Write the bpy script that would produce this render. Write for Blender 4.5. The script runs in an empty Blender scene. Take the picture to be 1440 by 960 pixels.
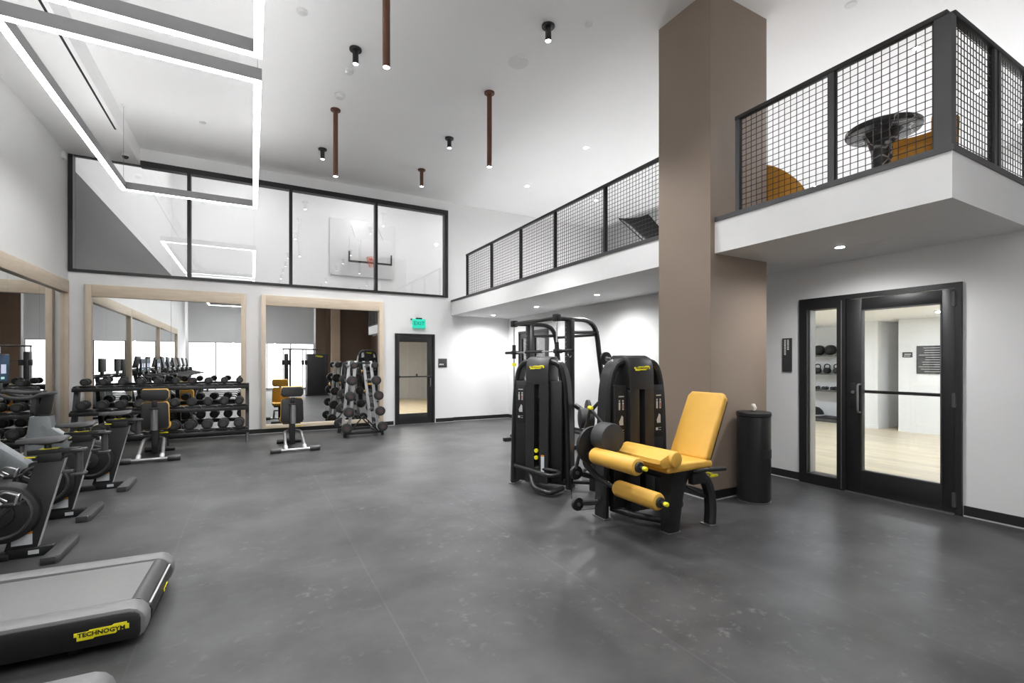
import bpy, bmesh, math, random
from mathutils import Vector, Matrix, Euler
random.seed(7)
SC = bpy.context.scene
COL = SC.collection
PI = math.pi
R = math.radians

# ------------------------------------------------------------------ materials
def lin(c):
    return c / 12.92 if c <= 0.04045 else ((c + 0.055) / 1.055) ** 2.4
def rgb(r, g, b):
    return (lin(r / 255), lin(g / 255), lin(b / 255), 1.0)

def base_mat(name):
    m = bpy.data.materials.new(name)
    m.use_nodes = True
    nt = m.node_tree
    return m, nt, nt.nodes['Principled BSDF']

def mat(name, col, rough=0.5, metal=0.0, spec=0.5, noise=0.0, nscale=8.0, bump=0.0, bscale=60.0, coat=0.0):
    """Procedural surface: a base colour with a faint mottling and an optional fine bump."""
    m, nt, b = base_mat(name)
    b.inputs['Base Color'].default_value = col
    b.inputs['Roughness'].default_value = rough
    b.inputs['Metallic'].default_value = metal
    b.inputs['Specular IOR Level'].default_value = spec
    b.inputs['Coat Weight'].default_value = coat
    tc = nt.nodes.new('ShaderNodeTexCoord')
    if noise > 0:
        n = nt.nodes.new('ShaderNodeTexNoise')
        n.inputs['Scale'].default_value = nscale
        n.inputs['Detail'].default_value = 4
        nt.links.new(tc.outputs['Object'], n.inputs['Vector'])
        cr = nt.nodes.new('ShaderNodeValToRGB')
        cr.color_ramp.elements[0].position = 0.3
        cr.color_ramp.elements[1].position = 0.7
        cr.color_ramp.elements[0].color = tuple(c * (1 - noise) for c in col[:3]) + (1,)
        cr.color_ramp.elements[1].color = tuple(min(1, c * (1 + noise)) for c in col[:3]) + (1,)
        nt.links.new(n.outputs['Fac'], cr.inputs['Fac'])
        nt.links.new(cr.outputs['Color'], b.inputs['Base Color'])
    if bump > 0:
        n2 = nt.nodes.new('ShaderNodeTexNoise')
        n2.inputs['Scale'].default_value = bscale
        n2.inputs['Detail'].default_value = 3
        nt.links.new(tc.outputs['Object'], n2.inputs['Vector'])
        bp = nt.nodes.new('ShaderNodeBump')
        bp.inputs['Strength'].default_value = bump
        bp.inputs['Distance'].default_value = 0.004
        nt.links.new(n2.outputs['Fac'], bp.inputs['Height'])
        nt.links.new(bp.outputs['Normal'], b.inputs['Normal'])
    return m

def emit(name, col, strength):
    m, nt, b = base_mat(name)
    b.inputs['Base Color'].default_value = (0.8, 0.8, 0.8, 1)
    b.inputs['Emission Color'].default_value = col
    b.inputs['Emission Strength'].default_value = strength
    return m

def glass_mat(name, refl=1.0, tint=(1, 1, 1, 1)):
    m = bpy.data.materials.new(name)
    m.use_nodes = True
    nt = m.node_tree
    nt.nodes.clear()
    out = nt.nodes.new('ShaderNodeOutputMaterial')
    tr = nt.nodes.new('ShaderNodeBsdfTransparent')
    tr.inputs['Color'].default_value = tint
    gl = nt.nodes.new('ShaderNodeBsdfGlossy')
    gl.inputs['Roughness'].default_value = 0.0
    fr = nt.nodes.new('ShaderNodeFresnel')
    fr.inputs['IOR'].default_value = 1.5
    mu = nt.nodes.new('ShaderNodeMath')
    mu.operation = 'MULTIPLY'
    mu.use_clamp = True
    mu.inputs[1].default_value = refl
    mx = nt.nodes.new('ShaderNodeMixShader')
    nt.links.new(fr.outputs['Fac'], mu.inputs[0])
    nt.links.new(mu.outputs[0], mx.inputs['Fac'])
    nt.links.new(tr.outputs[0], mx.inputs[1])
    nt.links.new(gl.outputs[0], mx.inputs[2])
    nt.links.new(mx.outputs[0], out.inputs['Surface'])
    return m

def floor_mat():
    m, nt, b = base_mat('rubber_floor')
    L = nt.links.new
    tc = nt.nodes.new('ShaderNodeTexCoord')
    def noise(scale, detail, rough=0.6):
        n = nt.nodes.new('ShaderNodeTexNoise')
        n.inputs['Scale'].default_value = scale
        n.inputs['Detail'].default_value = detail
        n.inputs['Roughness'].default_value = rough
        L(tc.outputs['Object'], n.inputs['Vector'])
        return n
    n1 = noise(1.6, 6)
    r1 = nt.nodes.new('ShaderNodeValToRGB')
    r1.color_ramp.elements[0].position = 0.36
    r1.color_ramp.elements[1].position = 0.68
    r1.color_ramp.elements[0].color = rgb(48, 48, 49)
    r1.color_ramp.elements[1].color = rgb(74, 74, 75)
    L(n1.outputs['Fac'], r1.inputs['Fac'])
    # pale scuff flecks
    n2 = noise(11, 8, 0.7)
    r2 = nt.nodes.new('ShaderNodeValToRGB')
    r2.color_ramp.elements[0].position = 0.56
    r2.color_ramp.elements[1].position = 0.82
    r2.color_ramp.elements[0].color = (0, 0, 0, 1)
    r2.color_ramp.elements[1].color = (0.34, 0.34, 0.34, 1)
    L(n2.outputs['Fac'], r2.inputs['Fac'])
    n4 = noise(0.9, 3)
    r4 = nt.nodes.new('ShaderNodeValToRGB')
    r4.color_ramp.elements[0].position = 0.42
    r4.color_ramp.elements[1].position = 0.62
    L(n4.outputs['Fac'], r4.inputs['Fac'])
    ml = nt.nodes.new('ShaderNodeMix'); ml.data_type = 'RGBA'; ml.blend_type = 'MULTIPLY'
    ml.inputs['Factor'].default_value = 1.0
    L(r2.outputs['Color'], ml.inputs['A']); L(r4.outputs['Color'], ml.inputs['B'])
    ad = nt.nodes.new('ShaderNodeMix'); ad.data_type = 'RGBA'; ad.blend_type = 'ADD'
    ad.inputs['Factor'].default_value = 0.5
    L(r1.outputs['Color'], ad.inputs['A']); L(ml.outputs['Result'], ad.inputs['B'])
    # roll seams: sheets 1.22 m wide running along the room
    br = nt.nodes.new('ShaderNodeTexBrick')
    br.inputs['Scale'].default_value = 1.0
    br.inputs['Mortar Size'].default_value = 0.006
    br.inputs['Mortar Smooth'].default_value = 0.3
    br.inputs['Brick Width'].default_value = 7.3
    br.inputs['Row Height'].default_value = 1.22
    br.inputs['Color1'].default_value = (1, 1, 1, 1)
    br.inputs['Color2'].default_value = (0.90, 0.90, 0.90, 1)
    br.inputs['Mortar'].default_value = (1.28, 1.28, 1.28, 1)
    mp = nt.nodes.new('ShaderNodeMapping')
    mp.inputs['Rotation'].default_value = (0, 0, R(90))
    mp.inputs['Location'].default_value = (0.0, 0.52, 0)
    L(tc.outputs['Object'], mp.inputs['Vector']); L(mp.outputs['Vector'], br.inputs['Vector'])
    fm = nt.nodes.new('ShaderNodeMix'); fm.data_type = 'RGBA'; fm.blend_type = 'MULTIPLY'
    fm.inputs['Factor'].default_value = 1.0
    L(ad.outputs['Result'], fm.inputs['A']); L(br.outputs['Color'], fm.inputs['B'])
    L(fm.outputs['Result'], b.inputs['Base Color'])
    b.inputs['Roughness'].default_value = 0.46
    b.inputs['Specular IOR Level'].default_value = 0.5
    n3 = noise(140, 3)
    bp = nt.nodes.new('ShaderNodeBump')
    bp.inputs['Strength'].default_value = 0.18
    bp.inputs['Distance'].default_value = 0.002
    L(n3.outputs['Fac'], bp.inputs['Height']); L(bp.outputs['Normal'], b.inputs['Normal'])
    return m

def wood_mat(name, c1, c2, scale=(1, 12, 12), rough=0.5, planks=None):
    m, nt, b = base_mat(name)
    L = nt.links.new
    tc = nt.nodes.new('ShaderNodeTexCoord')
    mp = nt.nodes.new('ShaderNodeMapping')
    mp.inputs['Scale'].default_value = scale
    L(tc.outputs['Object'], mp.inputs['Vector'])
    n = nt.nodes.new('ShaderNodeTexNoise')
    n.inputs['Scale'].default_value = 3.0
    n.inputs['Detail'].default_value = 6
    n.inputs['Distortion'].default_value = 0.6
    L(mp.outputs['Vector'], n.inputs['Vector'])
    cr = nt.nodes.new('ShaderNodeValToRGB')
    cr.color_ramp.elements[0].position = 0.35
    cr.color_ramp.elements[1].position = 0.65
    cr.color_ramp.elements[0].color = c1
    cr.color_ramp.elements[1].color = c2
    L(n.outputs['Fac'], cr.inputs['Fac'])
    last = cr.outputs['Color']
    if planks:
        br = nt.nodes.new('ShaderNodeTexBrick')
        br.inputs['Scale'].default_value = 1.0
        br.inputs['Mortar Size'].default_value = 0.002
        br.inputs['Brick Width'].default_value = planks[0]
        br.inputs['Row Height'].default_value = planks[1]
        br.inputs['Color1'].default_value = (1, 1, 1, 1)
        br.inputs['Color2'].default_value = (0.82, 0.82, 0.82, 1)
        br.inputs['Mortar'].default_value = (0.6, 0.6, 0.6, 1)
        m2 = nt.nodes.new('ShaderNodeMapping')
        m2.inputs['Rotation'].default_value = (0, 0, R(90))
        L(tc.outputs['Object'], m2.inputs['Vector']); L(m2.outputs['Vector'], br.inputs['Vector'])
        fm = nt.nodes.new('ShaderNodeMix'); fm.data_type = 'RGBA'; fm.blend_type = 'MULTIPLY'
        fm.inputs['Factor'].default_value = 1.0
        L(last, fm.inputs['A']); L(br.outputs['Color'], fm.inputs['B'])
        last = fm.outputs['Result']
    L(last, b.inputs['Base Color'])
    b.inputs['Roughness'].default_value = rough
    return m

def marble_mat(name):
    m, nt, b = base_mat(name)
    L = nt.links.new
    tc = nt.nodes.new('ShaderNodeTexCoord')
    v = nt.nodes.new('ShaderNodeTexVoronoi')
    v.feature = 'DISTANCE_TO_EDGE'
    v.inputs['Scale'].default_value = 4.0
    n = nt.nodes.new('ShaderNodeTexNoise')
    n.inputs['Scale'].default_value = 5.0
    mx = nt.nodes.new('ShaderNodeMix'); mx.data_type = 'VECTOR'
    mx.inputs['Factor'].default_value = 0.25
    L(tc.outputs['Object'], n.inputs['Vector'])
    L(tc.outputs['Object'], mx.inputs['A']); L(n.outputs['Color'], mx.inputs['B'])
    L(mx.outputs['Result'], v.inputs['Vector'])
    cr = nt.nodes.new('ShaderNodeValToRGB')
    cr.color_ramp.elements[0].position = 0.0
    cr.color_ramp.elements[1].position = 0.035
    cr.color_ramp.elements[0].color = rgb(170, 170, 170)
    cr.color_ramp.elements[1].color = rgb(38, 38, 40)
    L(v.outputs['Distance'], cr.inputs['Fac']); L(cr.outputs['Color'], b.inputs['Base Color'])
    b.inputs['Roughness'].default_value = 0.35
    return m

M = {}
M['wall'] = mat('white_paint', rgb(226, 226, 226), 0.7, noise=0.015, nscale=1.5, bump=0.05, bscale=90)
M['ceil'] = mat('ceiling_paint', rgb(243, 243, 243), 0.85, noise=0.01, nscale=1.0)
M['fascia'] = mat('fascia_paint', rgb(232, 232, 232), 0.7, noise=0.01)
M['taupe'] = mat('taupe_paint', rgb(140, 124, 111), 0.55, noise=0.03, nscale=2.0)
M['grey_wall'] = mat('grey_paint', rgb(78, 78, 78), 0.8, noise=0.03, nscale=1.2)
M['midgrey_wall'] = mat('mid_grey_paint', rgb(165, 165, 165), 0.8, noise=0.03, nscale=1.2)
M['dark_brown'] = mat('dark_brown_panel', rgb(98, 78, 62), 0.6, noise=0.08, nscale=3.0)
M['tan_brown'] = mat('tan_brown_panel', rgb(176, 154, 132), 0.6, noise=0.04, nscale=3.0)
M['floor'] = floor_mat()
M['oak'] = wood_mat('pale_oak_veneer', rgb(202, 186, 164), rgb(211, 196, 176), (1.2, 10, 10), 0.5)
M['oak_v'] = wood_mat('pale_oak_veneer_upright', rgb(202, 186, 164), rgb(211, 196, 176), (10, 10, 1.2), 0.5)
M['oak_l'] = wood_mat('pale_oak_veneer_side', rgb(202, 186, 164), rgb(211, 196, 176), (10, 1.2, 10), 0.5)
M['plank'] = wood_mat('light_plank_floor', rgb(198, 184, 158), rgb(216, 203, 178), (10, 1, 1), 0.35, planks=(1.4, 0.18))
M['plank2'] = wood_mat('light_plank_floor_hall', rgb(190, 174, 142), rgb(208, 194, 164), (10, 1, 1), 0.4, planks=(1.4, 0.18))
M['carpet'] = mat('grey_carpet', rgb(120, 118, 116), 0.95, noise=0.1, nscale=30)
M['black_metal'] = mat('black_painted_metal', rgb(28, 28, 29), 0.42, noise=0.06, nscale=6)
M['grey_metal'] = mat('dark_grey_metal', rgb(78, 78, 79), 0.4, 0.3, noise=0.05, nscale=6)
M['rubber_black'] = mat('black_skirting', rgb(24, 24, 25), 0.5, noise=0.05)
M['satin'] = mat('black_satin_frame', rgb(31, 31, 32), 0.34, noise=0.05, nscale=9, bump=0.04, bscale=160)
M['shell'] = mat('charcoal_shell', rgb(36, 36, 37), 0.40, noise=0.04, nscale=7, bump=0.04, bscale=160)
M['plastic'] = mat('black_plastic', rgb(20, 20, 21), 0.5, noise=0.06, nscale=9)
M['void'] = mat('deep_black', rgb(8, 8, 8), 0.7, noise=0.1)
M['rubber'] = mat('black_rubber', rgb(29, 29, 30), 0.62, noise=0.08, nscale=25, bump=0.08, bscale=120)
M['rubber_grey'] = mat('grey_rubber_face', rgb(50, 50, 51), 0.6, noise=0.08, nscale=25)
M['saddle'] = mat('saddle_vinyl', rgb(66, 66, 67), 0.55, noise=0.06, nscale=12, bump=0.06, bscale=120)
M['belt'] = mat('treadmill_belt', rgb(108, 108, 108), 0.55, noise=0.05, nscale=30, bump=0.1, bscale=220)
M['deck'] = mat('deck_grey_plastic', rgb(108, 108, 109), 0.4, noise=0.04, nscale=9)
M['deck_dark'] = mat('deck_charcoal_plastic', rgb(24, 24, 25), 0.42, noise=0.05, nscale=9)
M['deck_mid'] = mat('deck_mid_plastic', rgb(64, 64, 65), 0.4, noise=0.05, nscale=9)
M['silver_panel'] = mat('silver_grey_panel', rgb(126, 131, 134), 0.38, 0.25, noise=0.03, nscale=8)
M['grey_panel'] = mat('grey_panel', rgb(140, 141, 142), 0.4, 0.2, noise=0.03, nscale=8)
M['steel'] = mat('brushed_steel', rgb(150, 150, 151), 0.32, 0.85, noise=0.05, nscale=20)
M['chrome'] = mat('chrome', rgb(205, 205, 206), 0.16, 1.0, noise=0.02, nscale=20)
M['silver'] = mat('silver_paint', rgb(196, 196, 196), 0.38, 0.3, noise=0.03, nscale=10)
M['yellow'] = mat('yellow_vinyl', rgb(216, 168, 72), 0.52, noise=0.03, nscale=10, bump=0.05, bscale=140)
M['badge'] = mat('yellow_badge', rgb(236, 224, 40), 0.4, noise=0.02)
M['badge_ink'] = mat('black_ink', rgb(22, 22, 20), 0.5, noise=0.02)
M['white_ink'] = mat('white_print', rgb(225, 225, 222), 0.5, noise=0.02)
M['red_ink'] = mat('red_print', rgb(158, 92, 88), 0.5, noise=0.03)
M['label_white'] = mat('white_sticker', rgb(205, 210, 214), 0.5, noise=0.04, nscale=60)
M['label_orange'] = mat('orange_sticker', rgb(226, 148, 52), 0.5, noise=0.02)
M['copper'] = mat('bronzed_copper', rgb(104, 72, 56), 0.36, 0.55, noise=0.1, nscale=12)
M['mustard'] = mat('mustard_upholstery', rgb(196, 138, 44), 0.75, noise=0.06, nscale=14, bump=0.1, bscale=160)
M['marble'] = marble_mat('black_marble')
M['white_plastic'] = mat('white_plastic', rgb(222, 222, 222), 0.45, noise=0.01)
M['tissue'] = mat('white_wipe', rgb(240, 232, 220), 0.9, noise=0.03, nscale=30)
M['cream'] = mat('cream_sign_face', rgb(228, 222, 196), 0.5, noise=0.02)
M['sign'] = mat('charcoal_sign', rgb(58, 58, 59), 0.5, noise=0.04)
M['shade'] = mat('grey_roller_shade', rgb(214, 214, 215), 0.85, noise=0.03, nscale=40)
M['hoop'] = mat('orange_red_rim', rgb(196, 84, 58), 0.5, noise=0.05)
M['clear_board'] = mat('white_board', rgb(214, 214, 214), 0.35, noise=0.01)
M['disc_red'] = mat('dull_red_hub', rgb(78, 50, 50), 0.5, noise=0.08, nscale=20)
def mirror_mat():
    m, nt, b = base_mat('mirror_silvering')
    b.inputs['Base Color'].default_value = (0.86, 0.875, 0.87, 1)
    b.inputs['Metallic'].default_value = 1.0
    b.inputs['Roughness'].default_value = 0.0
    return m
M['mirror'] = mirror_mat()
M['glass'] = glass_mat('clear_glass', .8, (0.97, 0.97, 0.97, 1))
M['glass_up'] = glass_mat('upper_window_glass', 2.2, (0.93, 0.93, 0.93, 1))
M['added_hall_panel'] = emit('added_corridor_panel_light', (1, 1, 1, 1), 12.0)
M['added_court_panel'] = emit('added_court_panel_light', (1, 1, 1, 1), 11.0)
M['led'] = emit('led_diffuser', (1, 1, 1, 1), 9.0)
M['led_up'] = emit('led_up_diffuser', (1, 1, 1, 1), 9.0)
M['lamp'] = emit('lamp_lens', (1, 0.99, 0.97, 1), 30.0)
M['lamp_warm'] = emit('warm_lamp_lens', (1, 0.86, 0.7, 1), 6.0)
M['day'] = emit('daylit_glazing', (1, 1, 1, 1), 0.95)
M['panel_light'] = emit('panel_light', (.82, .91, 1, 1), 62.0)
M['exit'] = emit('exit_sign_green', rgb(40, 225, 190), 0.24)
M['exit_ink'] = emit('exit_sign_letter', rgb(10, 110, 92), 0.05)
for k_, c_ in (('exit', rgb(20, 90, 78)), ('exit_ink', rgb(6, 50, 42))):
    M[k_].node_tree.nodes['Principled BSDF'].inputs['Base Color'].default_value = c_
M['bin'] = mat('dispenser_black_metal', rgb(50, 50, 51), 0.32, 0.4, noise=0.04)

def screen_mat():
    m, nt, b = base_mat('screen_display')
    L = nt.links.new
    tc = nt.nodes.new('ShaderNodeTexCoord')
    n = nt.nodes.new('ShaderNodeTexNoise')
    n.inputs['Scale'].default_value = 6.0
    L(tc.outputs['Object'], n.inputs['Vector'])
    cr = nt.nodes.new('ShaderNodeValToRGB')
    cr.color_ramp.elements[0].color = rgb(6, 14, 28)
    cr.color_ramp.elements[1].color = rgb(40, 74, 104)
    cr.color_ramp.elements[0].position = 0.35
    cr.color_ramp.elements[1].position = 0.75
    L(n.outputs['Fac'], cr.inputs['Fac'])
    b.inputs['Base Color'].default_value = (0.01, 0.01, 0.012, 1)
    b.inputs['Roughness'].default_value = 0.5
    b.inputs['Specular IOR Level'].default_value = 0.1
    L(cr.outputs['Color'], b.inputs['Emission Color'])
    b.inputs['Emission Strength'].default_value = 0.24
    return m
M['screen'] = screen_mat()
M['tile_blue'] = emit('screen_tile_blue', rgb(110, 125, 170), 0.2)
M['tile_green'] = emit('screen_tile_green', rgb(40, 170, 140), 0.2)

# ------------------------------------------------------------------ mesh builder
def catmull(pts, n=6):
    pts = [Vector(p) for p in pts]
    out = []
    for i in range(len(pts) - 1):
        p0 = pts[i - 1] if i else pts[0] * 2 - pts[1]
        p1, p2 = pts[i], pts[i + 1]
        p3 = pts[i + 2] if i + 2 < len(pts) else pts[-1] * 2 - pts[-2]
        for k in range(n):
            t = k / n
            out.append(0.5 * ((2 * p1) + (p2 - p0) * t + (2 * p0 - 5 * p1 + 4 * p2 - p3) * t * t + (3 * p1 - p0 - 3 * p2 + p3) * t ** 3))
    out.append(pts[-1])
    return out

def fillet(pts, r, n=5):
    pts = [Vector(p) for p in pts]
    out = [pts[0]]
    for i in range(1, len(pts) - 1):
        a, b, c = pts[i - 1], pts[i], pts[i + 1]
        d1, d2 = (a - b), (c - b)
        rr = min(r, d1.length * 0.48, d2.length * 0.48)
        s, e = b + d1.normalized() * rr, b + d2.normalized() * rr
        for k in range(n + 1):
            t = k / n
            out.append(s.lerp(b, t).lerp(b.lerp(e, t), t))
    out.append(pts[-1])
    return out

class MB:
    def __init__(self, mtx=None):
        self.v, self.f = [], []
        self.m = mtx or Matrix.Identity(4)
    def add(self, vs, fs, m=None):
        b = len(self.v)
        mm = self.m @ m if m is not None else self.m
        self.v += [tuple(mm @ Vector(p)) for p in vs]
        self.f += [tuple(b + i for i in q) for q in fs]
        return self
    def bm(self, bm, m=None):
        bm.verts.index_update()
        self.add([v.co.copy() for v in bm.verts], [[v.index for v in f.verts] for f in bm.faces], m)
        bm.free()
        return self
    def box(self, c, s, rot=(0, 0, 0), bev=0.0, seg=2):
        bm = bmesh.new()
        bmesh.ops.create_cube(bm, size=1.0)
        bmesh.ops.scale(bm, vec=s, verts=bm.verts)
        if bev > 0:
            bmesh.ops.bevel(bm, geom=list(bm.edges), offset=min(bev, min(s) * 0.49), segments=seg, affect='EDGES', profile=0.5)
        return self.bm(bm, Matrix.Translation(c) @ Euler(rot).to_matrix().to_4x4())
    def bb(self, lo, hi, bev=0.0, seg=2):
        return self.box([(a + b) / 2 for a, b in zip(lo, hi)], [abs(b - a) for a, b in zip(lo, hi)], bev=bev, seg=seg)
    def prism(self, poly, axis, a, b, bev=0.0, seg=2):
        """Extrude a 2-D outline: axis 'x' takes (y,z), 'y' takes (x,z), 'z' takes (x,y)."""
        def P(u, w, t):
            return (t, u, w) if axis == 'x' else ((u, t, w) if axis == 'y' else (u, w, t))
        bm = bmesh.new()
        v0 = [bm.verts.new(P(u, w, a)) for u, w in poly]
        v1 = [bm.verts.new(P(u, w, b)) for u, w in poly]
        n = len(poly)
        bm.faces.new(v0); bm.faces.new(v1[::-1])
        for i in range(n):
            j = (i + 1) % n
            bm.faces.new((v0[i], v1[i], v1[j], v0[j]))
        bmesh.ops.recalc_face_normals(bm, faces=bm.faces)
        if bev > 0:
            cap = [e for e in bm.edges if (e.verts[0] in v0) == (e.verts[1] in v0)]
            bmesh.ops.bevel(bm, geom=cap, offset=bev, segments=seg, affect='EDGES', profile=0.5)
        return self.bm(bm)
    def tube(self, pts, r, seg=12, caps=True, closed=False):
        pts = [Vector(p) for p in pts]
        n = len(pts)
        rs = r if isinstance(r, (list, tuple)) else [r] * n
        vs, fs = [], []
        prev = None
        for i, p in enumerate(pts):
            if closed:
                t = pts[(i + 1) % n] - pts[i - 1]
            else:
                t = (pts[min(i + 1, n - 1)] - pts[max(i - 1, 0)])
            t.normalize()
            if prev is None:
                up = Vector((0, 0, 1)) if abs(t.z) < 0.9 else Vector((1, 0, 0))
                x = t.cross(up).normalized()
            else:
                x = (prev - t * prev.dot(t)).normalized()
            prev = x
            y = t.cross(x)
            for k in range(seg):
                a = 2 * PI * k / seg
                vs.append(p + (x * math.cos(a) + y * math.sin(a)) * rs[i])
        for i in range(n if closed else n - 1):
            for k in range(seg):
                k2 = (k + 1) % seg
                i2 = (i + 1) % n
                fs.append((i * seg + k, i * seg + k2, i2 * seg + k2, i2 * seg + k))
        if caps and not closed:
            fs.append(tuple(range(seg))[::-1])
            fs.append(tuple((n - 1) * seg + k for k in range(seg)))
        return self.add(vs, fs)
    def cyl(self, p0, p1, r, r2=None, seg=20, bev=0.0):
        p0, p1 = Vector(p0), Vector(p1)
        r2 = r if r2 is None else r2
        if bev > 0:
            d = (p1 - p0).normalized()
            return self.tube([p0, p0 + d * bev * .3, p0 + d * bev, p1 - d * bev, p1 - d * bev * .3, p1], [r - bev, r - bev * .3, r, r2, r2 - bev * .3, r2 - bev], seg)
        return self.tube([p0, p1], [r, r2], seg)
    def lathe(self, prof, c=(0, 0, 0), seg=28, sx=1.0, sy=1.0):
        vs, fs = [], []
        for (r, z) in prof:
            for k in range(seg):
                a = 2 * PI * k / seg
                vs.append((c[0] + r * math.cos(a) * sx, c[1] + r * math.sin(a) * sy, c[2] + z))
        for i in range(len(prof) - 1):
            for k in range(seg):
                k2 = (k + 1) % seg
                fs.append((i * seg + k, i * seg + k2, (i + 1) * seg + k2, (i + 1) * seg + k))
        fs.append(tuple(range(seg))[::-1])
        fs.append(tuple((len(prof) - 1) * seg + k for k in range(seg)))
        return self.add(vs, fs)
    def ribbon(self, pts, binormal, w, d, ch=0.012, taper=None):
        """A flat bar swept along a planar path; w lies in the plane, d along the binormal; chamfered corners."""
        pts = [Vector(p) for p in pts]
        b = Vector(binormal).normalized()
        n = len(pts)
        vs, fs = [], []
        for i, p in enumerate(pts):
            t = (pts[min(i + 1, n - 1)] - pts[max(i - 1, 0)]).normalized()
            x = t.cross(b).normalized()
            k = taper[i] if taper else 1.0
            hw, hd, c = w * k / 2, d * k / 2, min(ch, w * .3, d * .3)
            for (u, q) in ((hw - c, hd), (hw, hd - c), (hw, -hd + c), (hw - c, -hd), (-hw + c, -hd), (-hw, -hd + c), (-hw, hd - c), (-hw + c, hd)):
                vs.append(p + x * u + b * q)
        for i in range(n - 1):
            for k in range(8):
                k2 = (k + 1) % 8
                fs.append((i * 8 + k, i * 8 + k2, (i + 1) * 8 + k2, (i + 1) * 8 + k))
        fs.append(tuple(range(8))[::-1])
        fs.append(tuple((n - 1) * 8 + k for k in range(8)))
        return self.add(vs, fs)
    def loft(self, rings, caps=True):
        vs, fs = [], []
        n = len(rings[0])
        for r in rings:
            vs += [tuple(p) for p in r]
        for i in range(len(rings) - 1):
            for k in range(n):
                k2 = (k + 1) % n
                fs.append((i * n + k, i * n + k2, (i + 1) * n + k2, (i + 1) * n + k))
        if caps:
            fs.append(tuple(range(n))[::-1])
            fs.append(tuple((len(rings) - 1) * n + k for k in range(n)))
        return self.add(vs, fs)
    def text(self, s, size, m, ext=0.001, bold=0.0):
        cu = bpy.data.curves.new('t', 'FONT')
        cu.body = s
        cu.size = size
        cu.extrude = ext
        cu.offset = bold
        cu.align_x = 'CENTER'
        cu.align_y = 'CENTER'
        cu.resolution_u = 2
        ob = bpy.data.objects.new('t', cu)
        COL.objects.link(ob)
        dg = bpy.context.evaluated_depsgraph_get()
        me = ob.evaluated_get(dg).to_mesh()
        vs = [v.co.copy() for v in me.vertices]
        fs = [tuple(p.vertices) for p in me.polygons]
        ob.evaluated_get(dg).to_mesh_clear()
        bpy.data.objects.remove(ob)
        bpy.data.curves.remove(cu)
        return self.add(vs, fs, m)
    def build(self, name, material, parent=None, angle=32):
        me = bpy.data.meshes.new(name)
        me.from_pydata(self.v, [], self.f)
        bm = bmesh.new()
        bm.from_mesh(me)
        bmesh.ops.recalc_face_normals(bm, faces=bm.faces)
        bm.to_mesh(me)
        bm.free()
        me.polygons.foreach_set('use_smooth', [True] * len(me.polygons))
        me.set_sharp_from_angle(angle=R(angle))
        me.materials.append(material)
        o = bpy.data.objects.new(name, me)
        COL.objects.link(o)
        if parent is not None:
            o.parent = parent
        return o

def tag(o, label=None, cat=None, group=None, kind=None):
    if label: o['label'] = label
    if cat: o['category'] = cat
    if group: o['group'] = group
    if kind: o['kind'] = kind
    return o

def thing(name, label, cat, loc=(0, 0, 0), rz=0.0, group=None, kind=None):
    o = bpy.data.objects.new(name, None)
    o.empty_display_size = 0.1
    COL.objects.link(o)
    o.location = loc
    o.rotation_euler = (0, 0, rz)
    return tag(o, label, cat, group, kind)

def dup(o, loc=None, rz=None, label=None, parent=None):
    c = o.copy()
    COL.objects.link(c)
    if parent is not None:
        c.parent = parent
    for ch in list(o.children):
        dup(ch, parent=c)
    if loc is not None: c.location = loc
    if rz is not None: c.rotation_euler = (0, 0, rz)
    if label: c['label'] = label
    return c

def T(x, y, z):
    return Matrix.Translation((x, y, z))

def badge(parent, m, w=0.2, name='logo_badge'):
    """Stepped yellow brand plate with dark lettering; m maps the plate's local XY (x right, y up, z out) to the parent."""
    P = [(0, .21), (0, .12), (.05, .12), (.05, .02), (.34, .02), (.37, .05), (.75, .05), (.79, .10), (1, .10), (1, .22), (.96, .22), (.96, .27), (.72, .27), (.68, .24), (.28, .24), (.25, .21)]
    b = MB(m)
    b.prism([((x - .5) * w, (y - .145) * w) for x, y in P], 'z', 0, 0.004, bev=0.0015, seg=1)
    o = b.build(name, M['badge'], parent)
    t = MB(m)
    t.text('TECHNOGYM', w * 0.138, T(0, 0.0, 0.0045), 0.0006, w * .004)
    t.build('lettering', M['badge_ink'], o)
    return o
# ------------------------------------------------------------------ the room shell
XL, XR, YB, YB2, YS, H = -2.8, 5.9, 10.9, 10.96, -5.7, 5.38
ZS0, ZS1 = 2.60, 2.93          # balcony slab underside / top
XE, YE = 4.28, 1.42            # balcony edges
WB, WT = 3.03, 5.15            # upper window sill / head
def struct(name, mb, m, parent=None, angle=32):
    o = mb.build(name, m, parent, angle)
    if parent is None:
        o['kind'] = 'structure'
    return o

struct('floor', MB().bb((-2.95, -5.85, -.12), (6.05, 11.11, 0)), M['floor'])
struct('ceiling', MB().bb((-2.95, -5.85, H), (12.15, 11.11, H + .14)), M['ceil'])
struct('wall_left', MB().bb((-2.95, -5.85, 0), (XL, 11.05, H)), M['wall'])
b = MB()
b.bb((XL, YB, 0), (2.89, 11.05, WB)).bb((3.85, YB, 0), (4.33, 11.05, WB)).bb((2.89, YB, 2.125), (3.85, 11.05, WB))
b.bb((XL, YB, WT), (4.20, 11.05, H)).bb((4.19, YB, WB), (4.33, 11.05, H))
b.bb((4.33, YB2, 0), (12.15, 11.11, H))
struct('wall_back', b, M['wall'])
b = MB()
D1a, D1b, D1h = 1.88, 3.395, 2.215
D3a, D3b, D3h = 9.02, 10.38, 2.22
b.bb((XR, YE, 0), (6.05, D1a + .0, ZS0)).bb((XR, D1b, 0), (6.05, D3a, ZS0)).bb((XR, D3b, 0), (6.05, YB2, ZS0))
b.bb((XR, D1a, D1h), (6.05, D1b, ZS0)).bb((XR, D3a, D3h), (6.05, D3b, ZS0))
b.bb((XR, -2.5, 0), (6.05, YE, H))
struct('wall_right', b, M['wall'])
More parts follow.
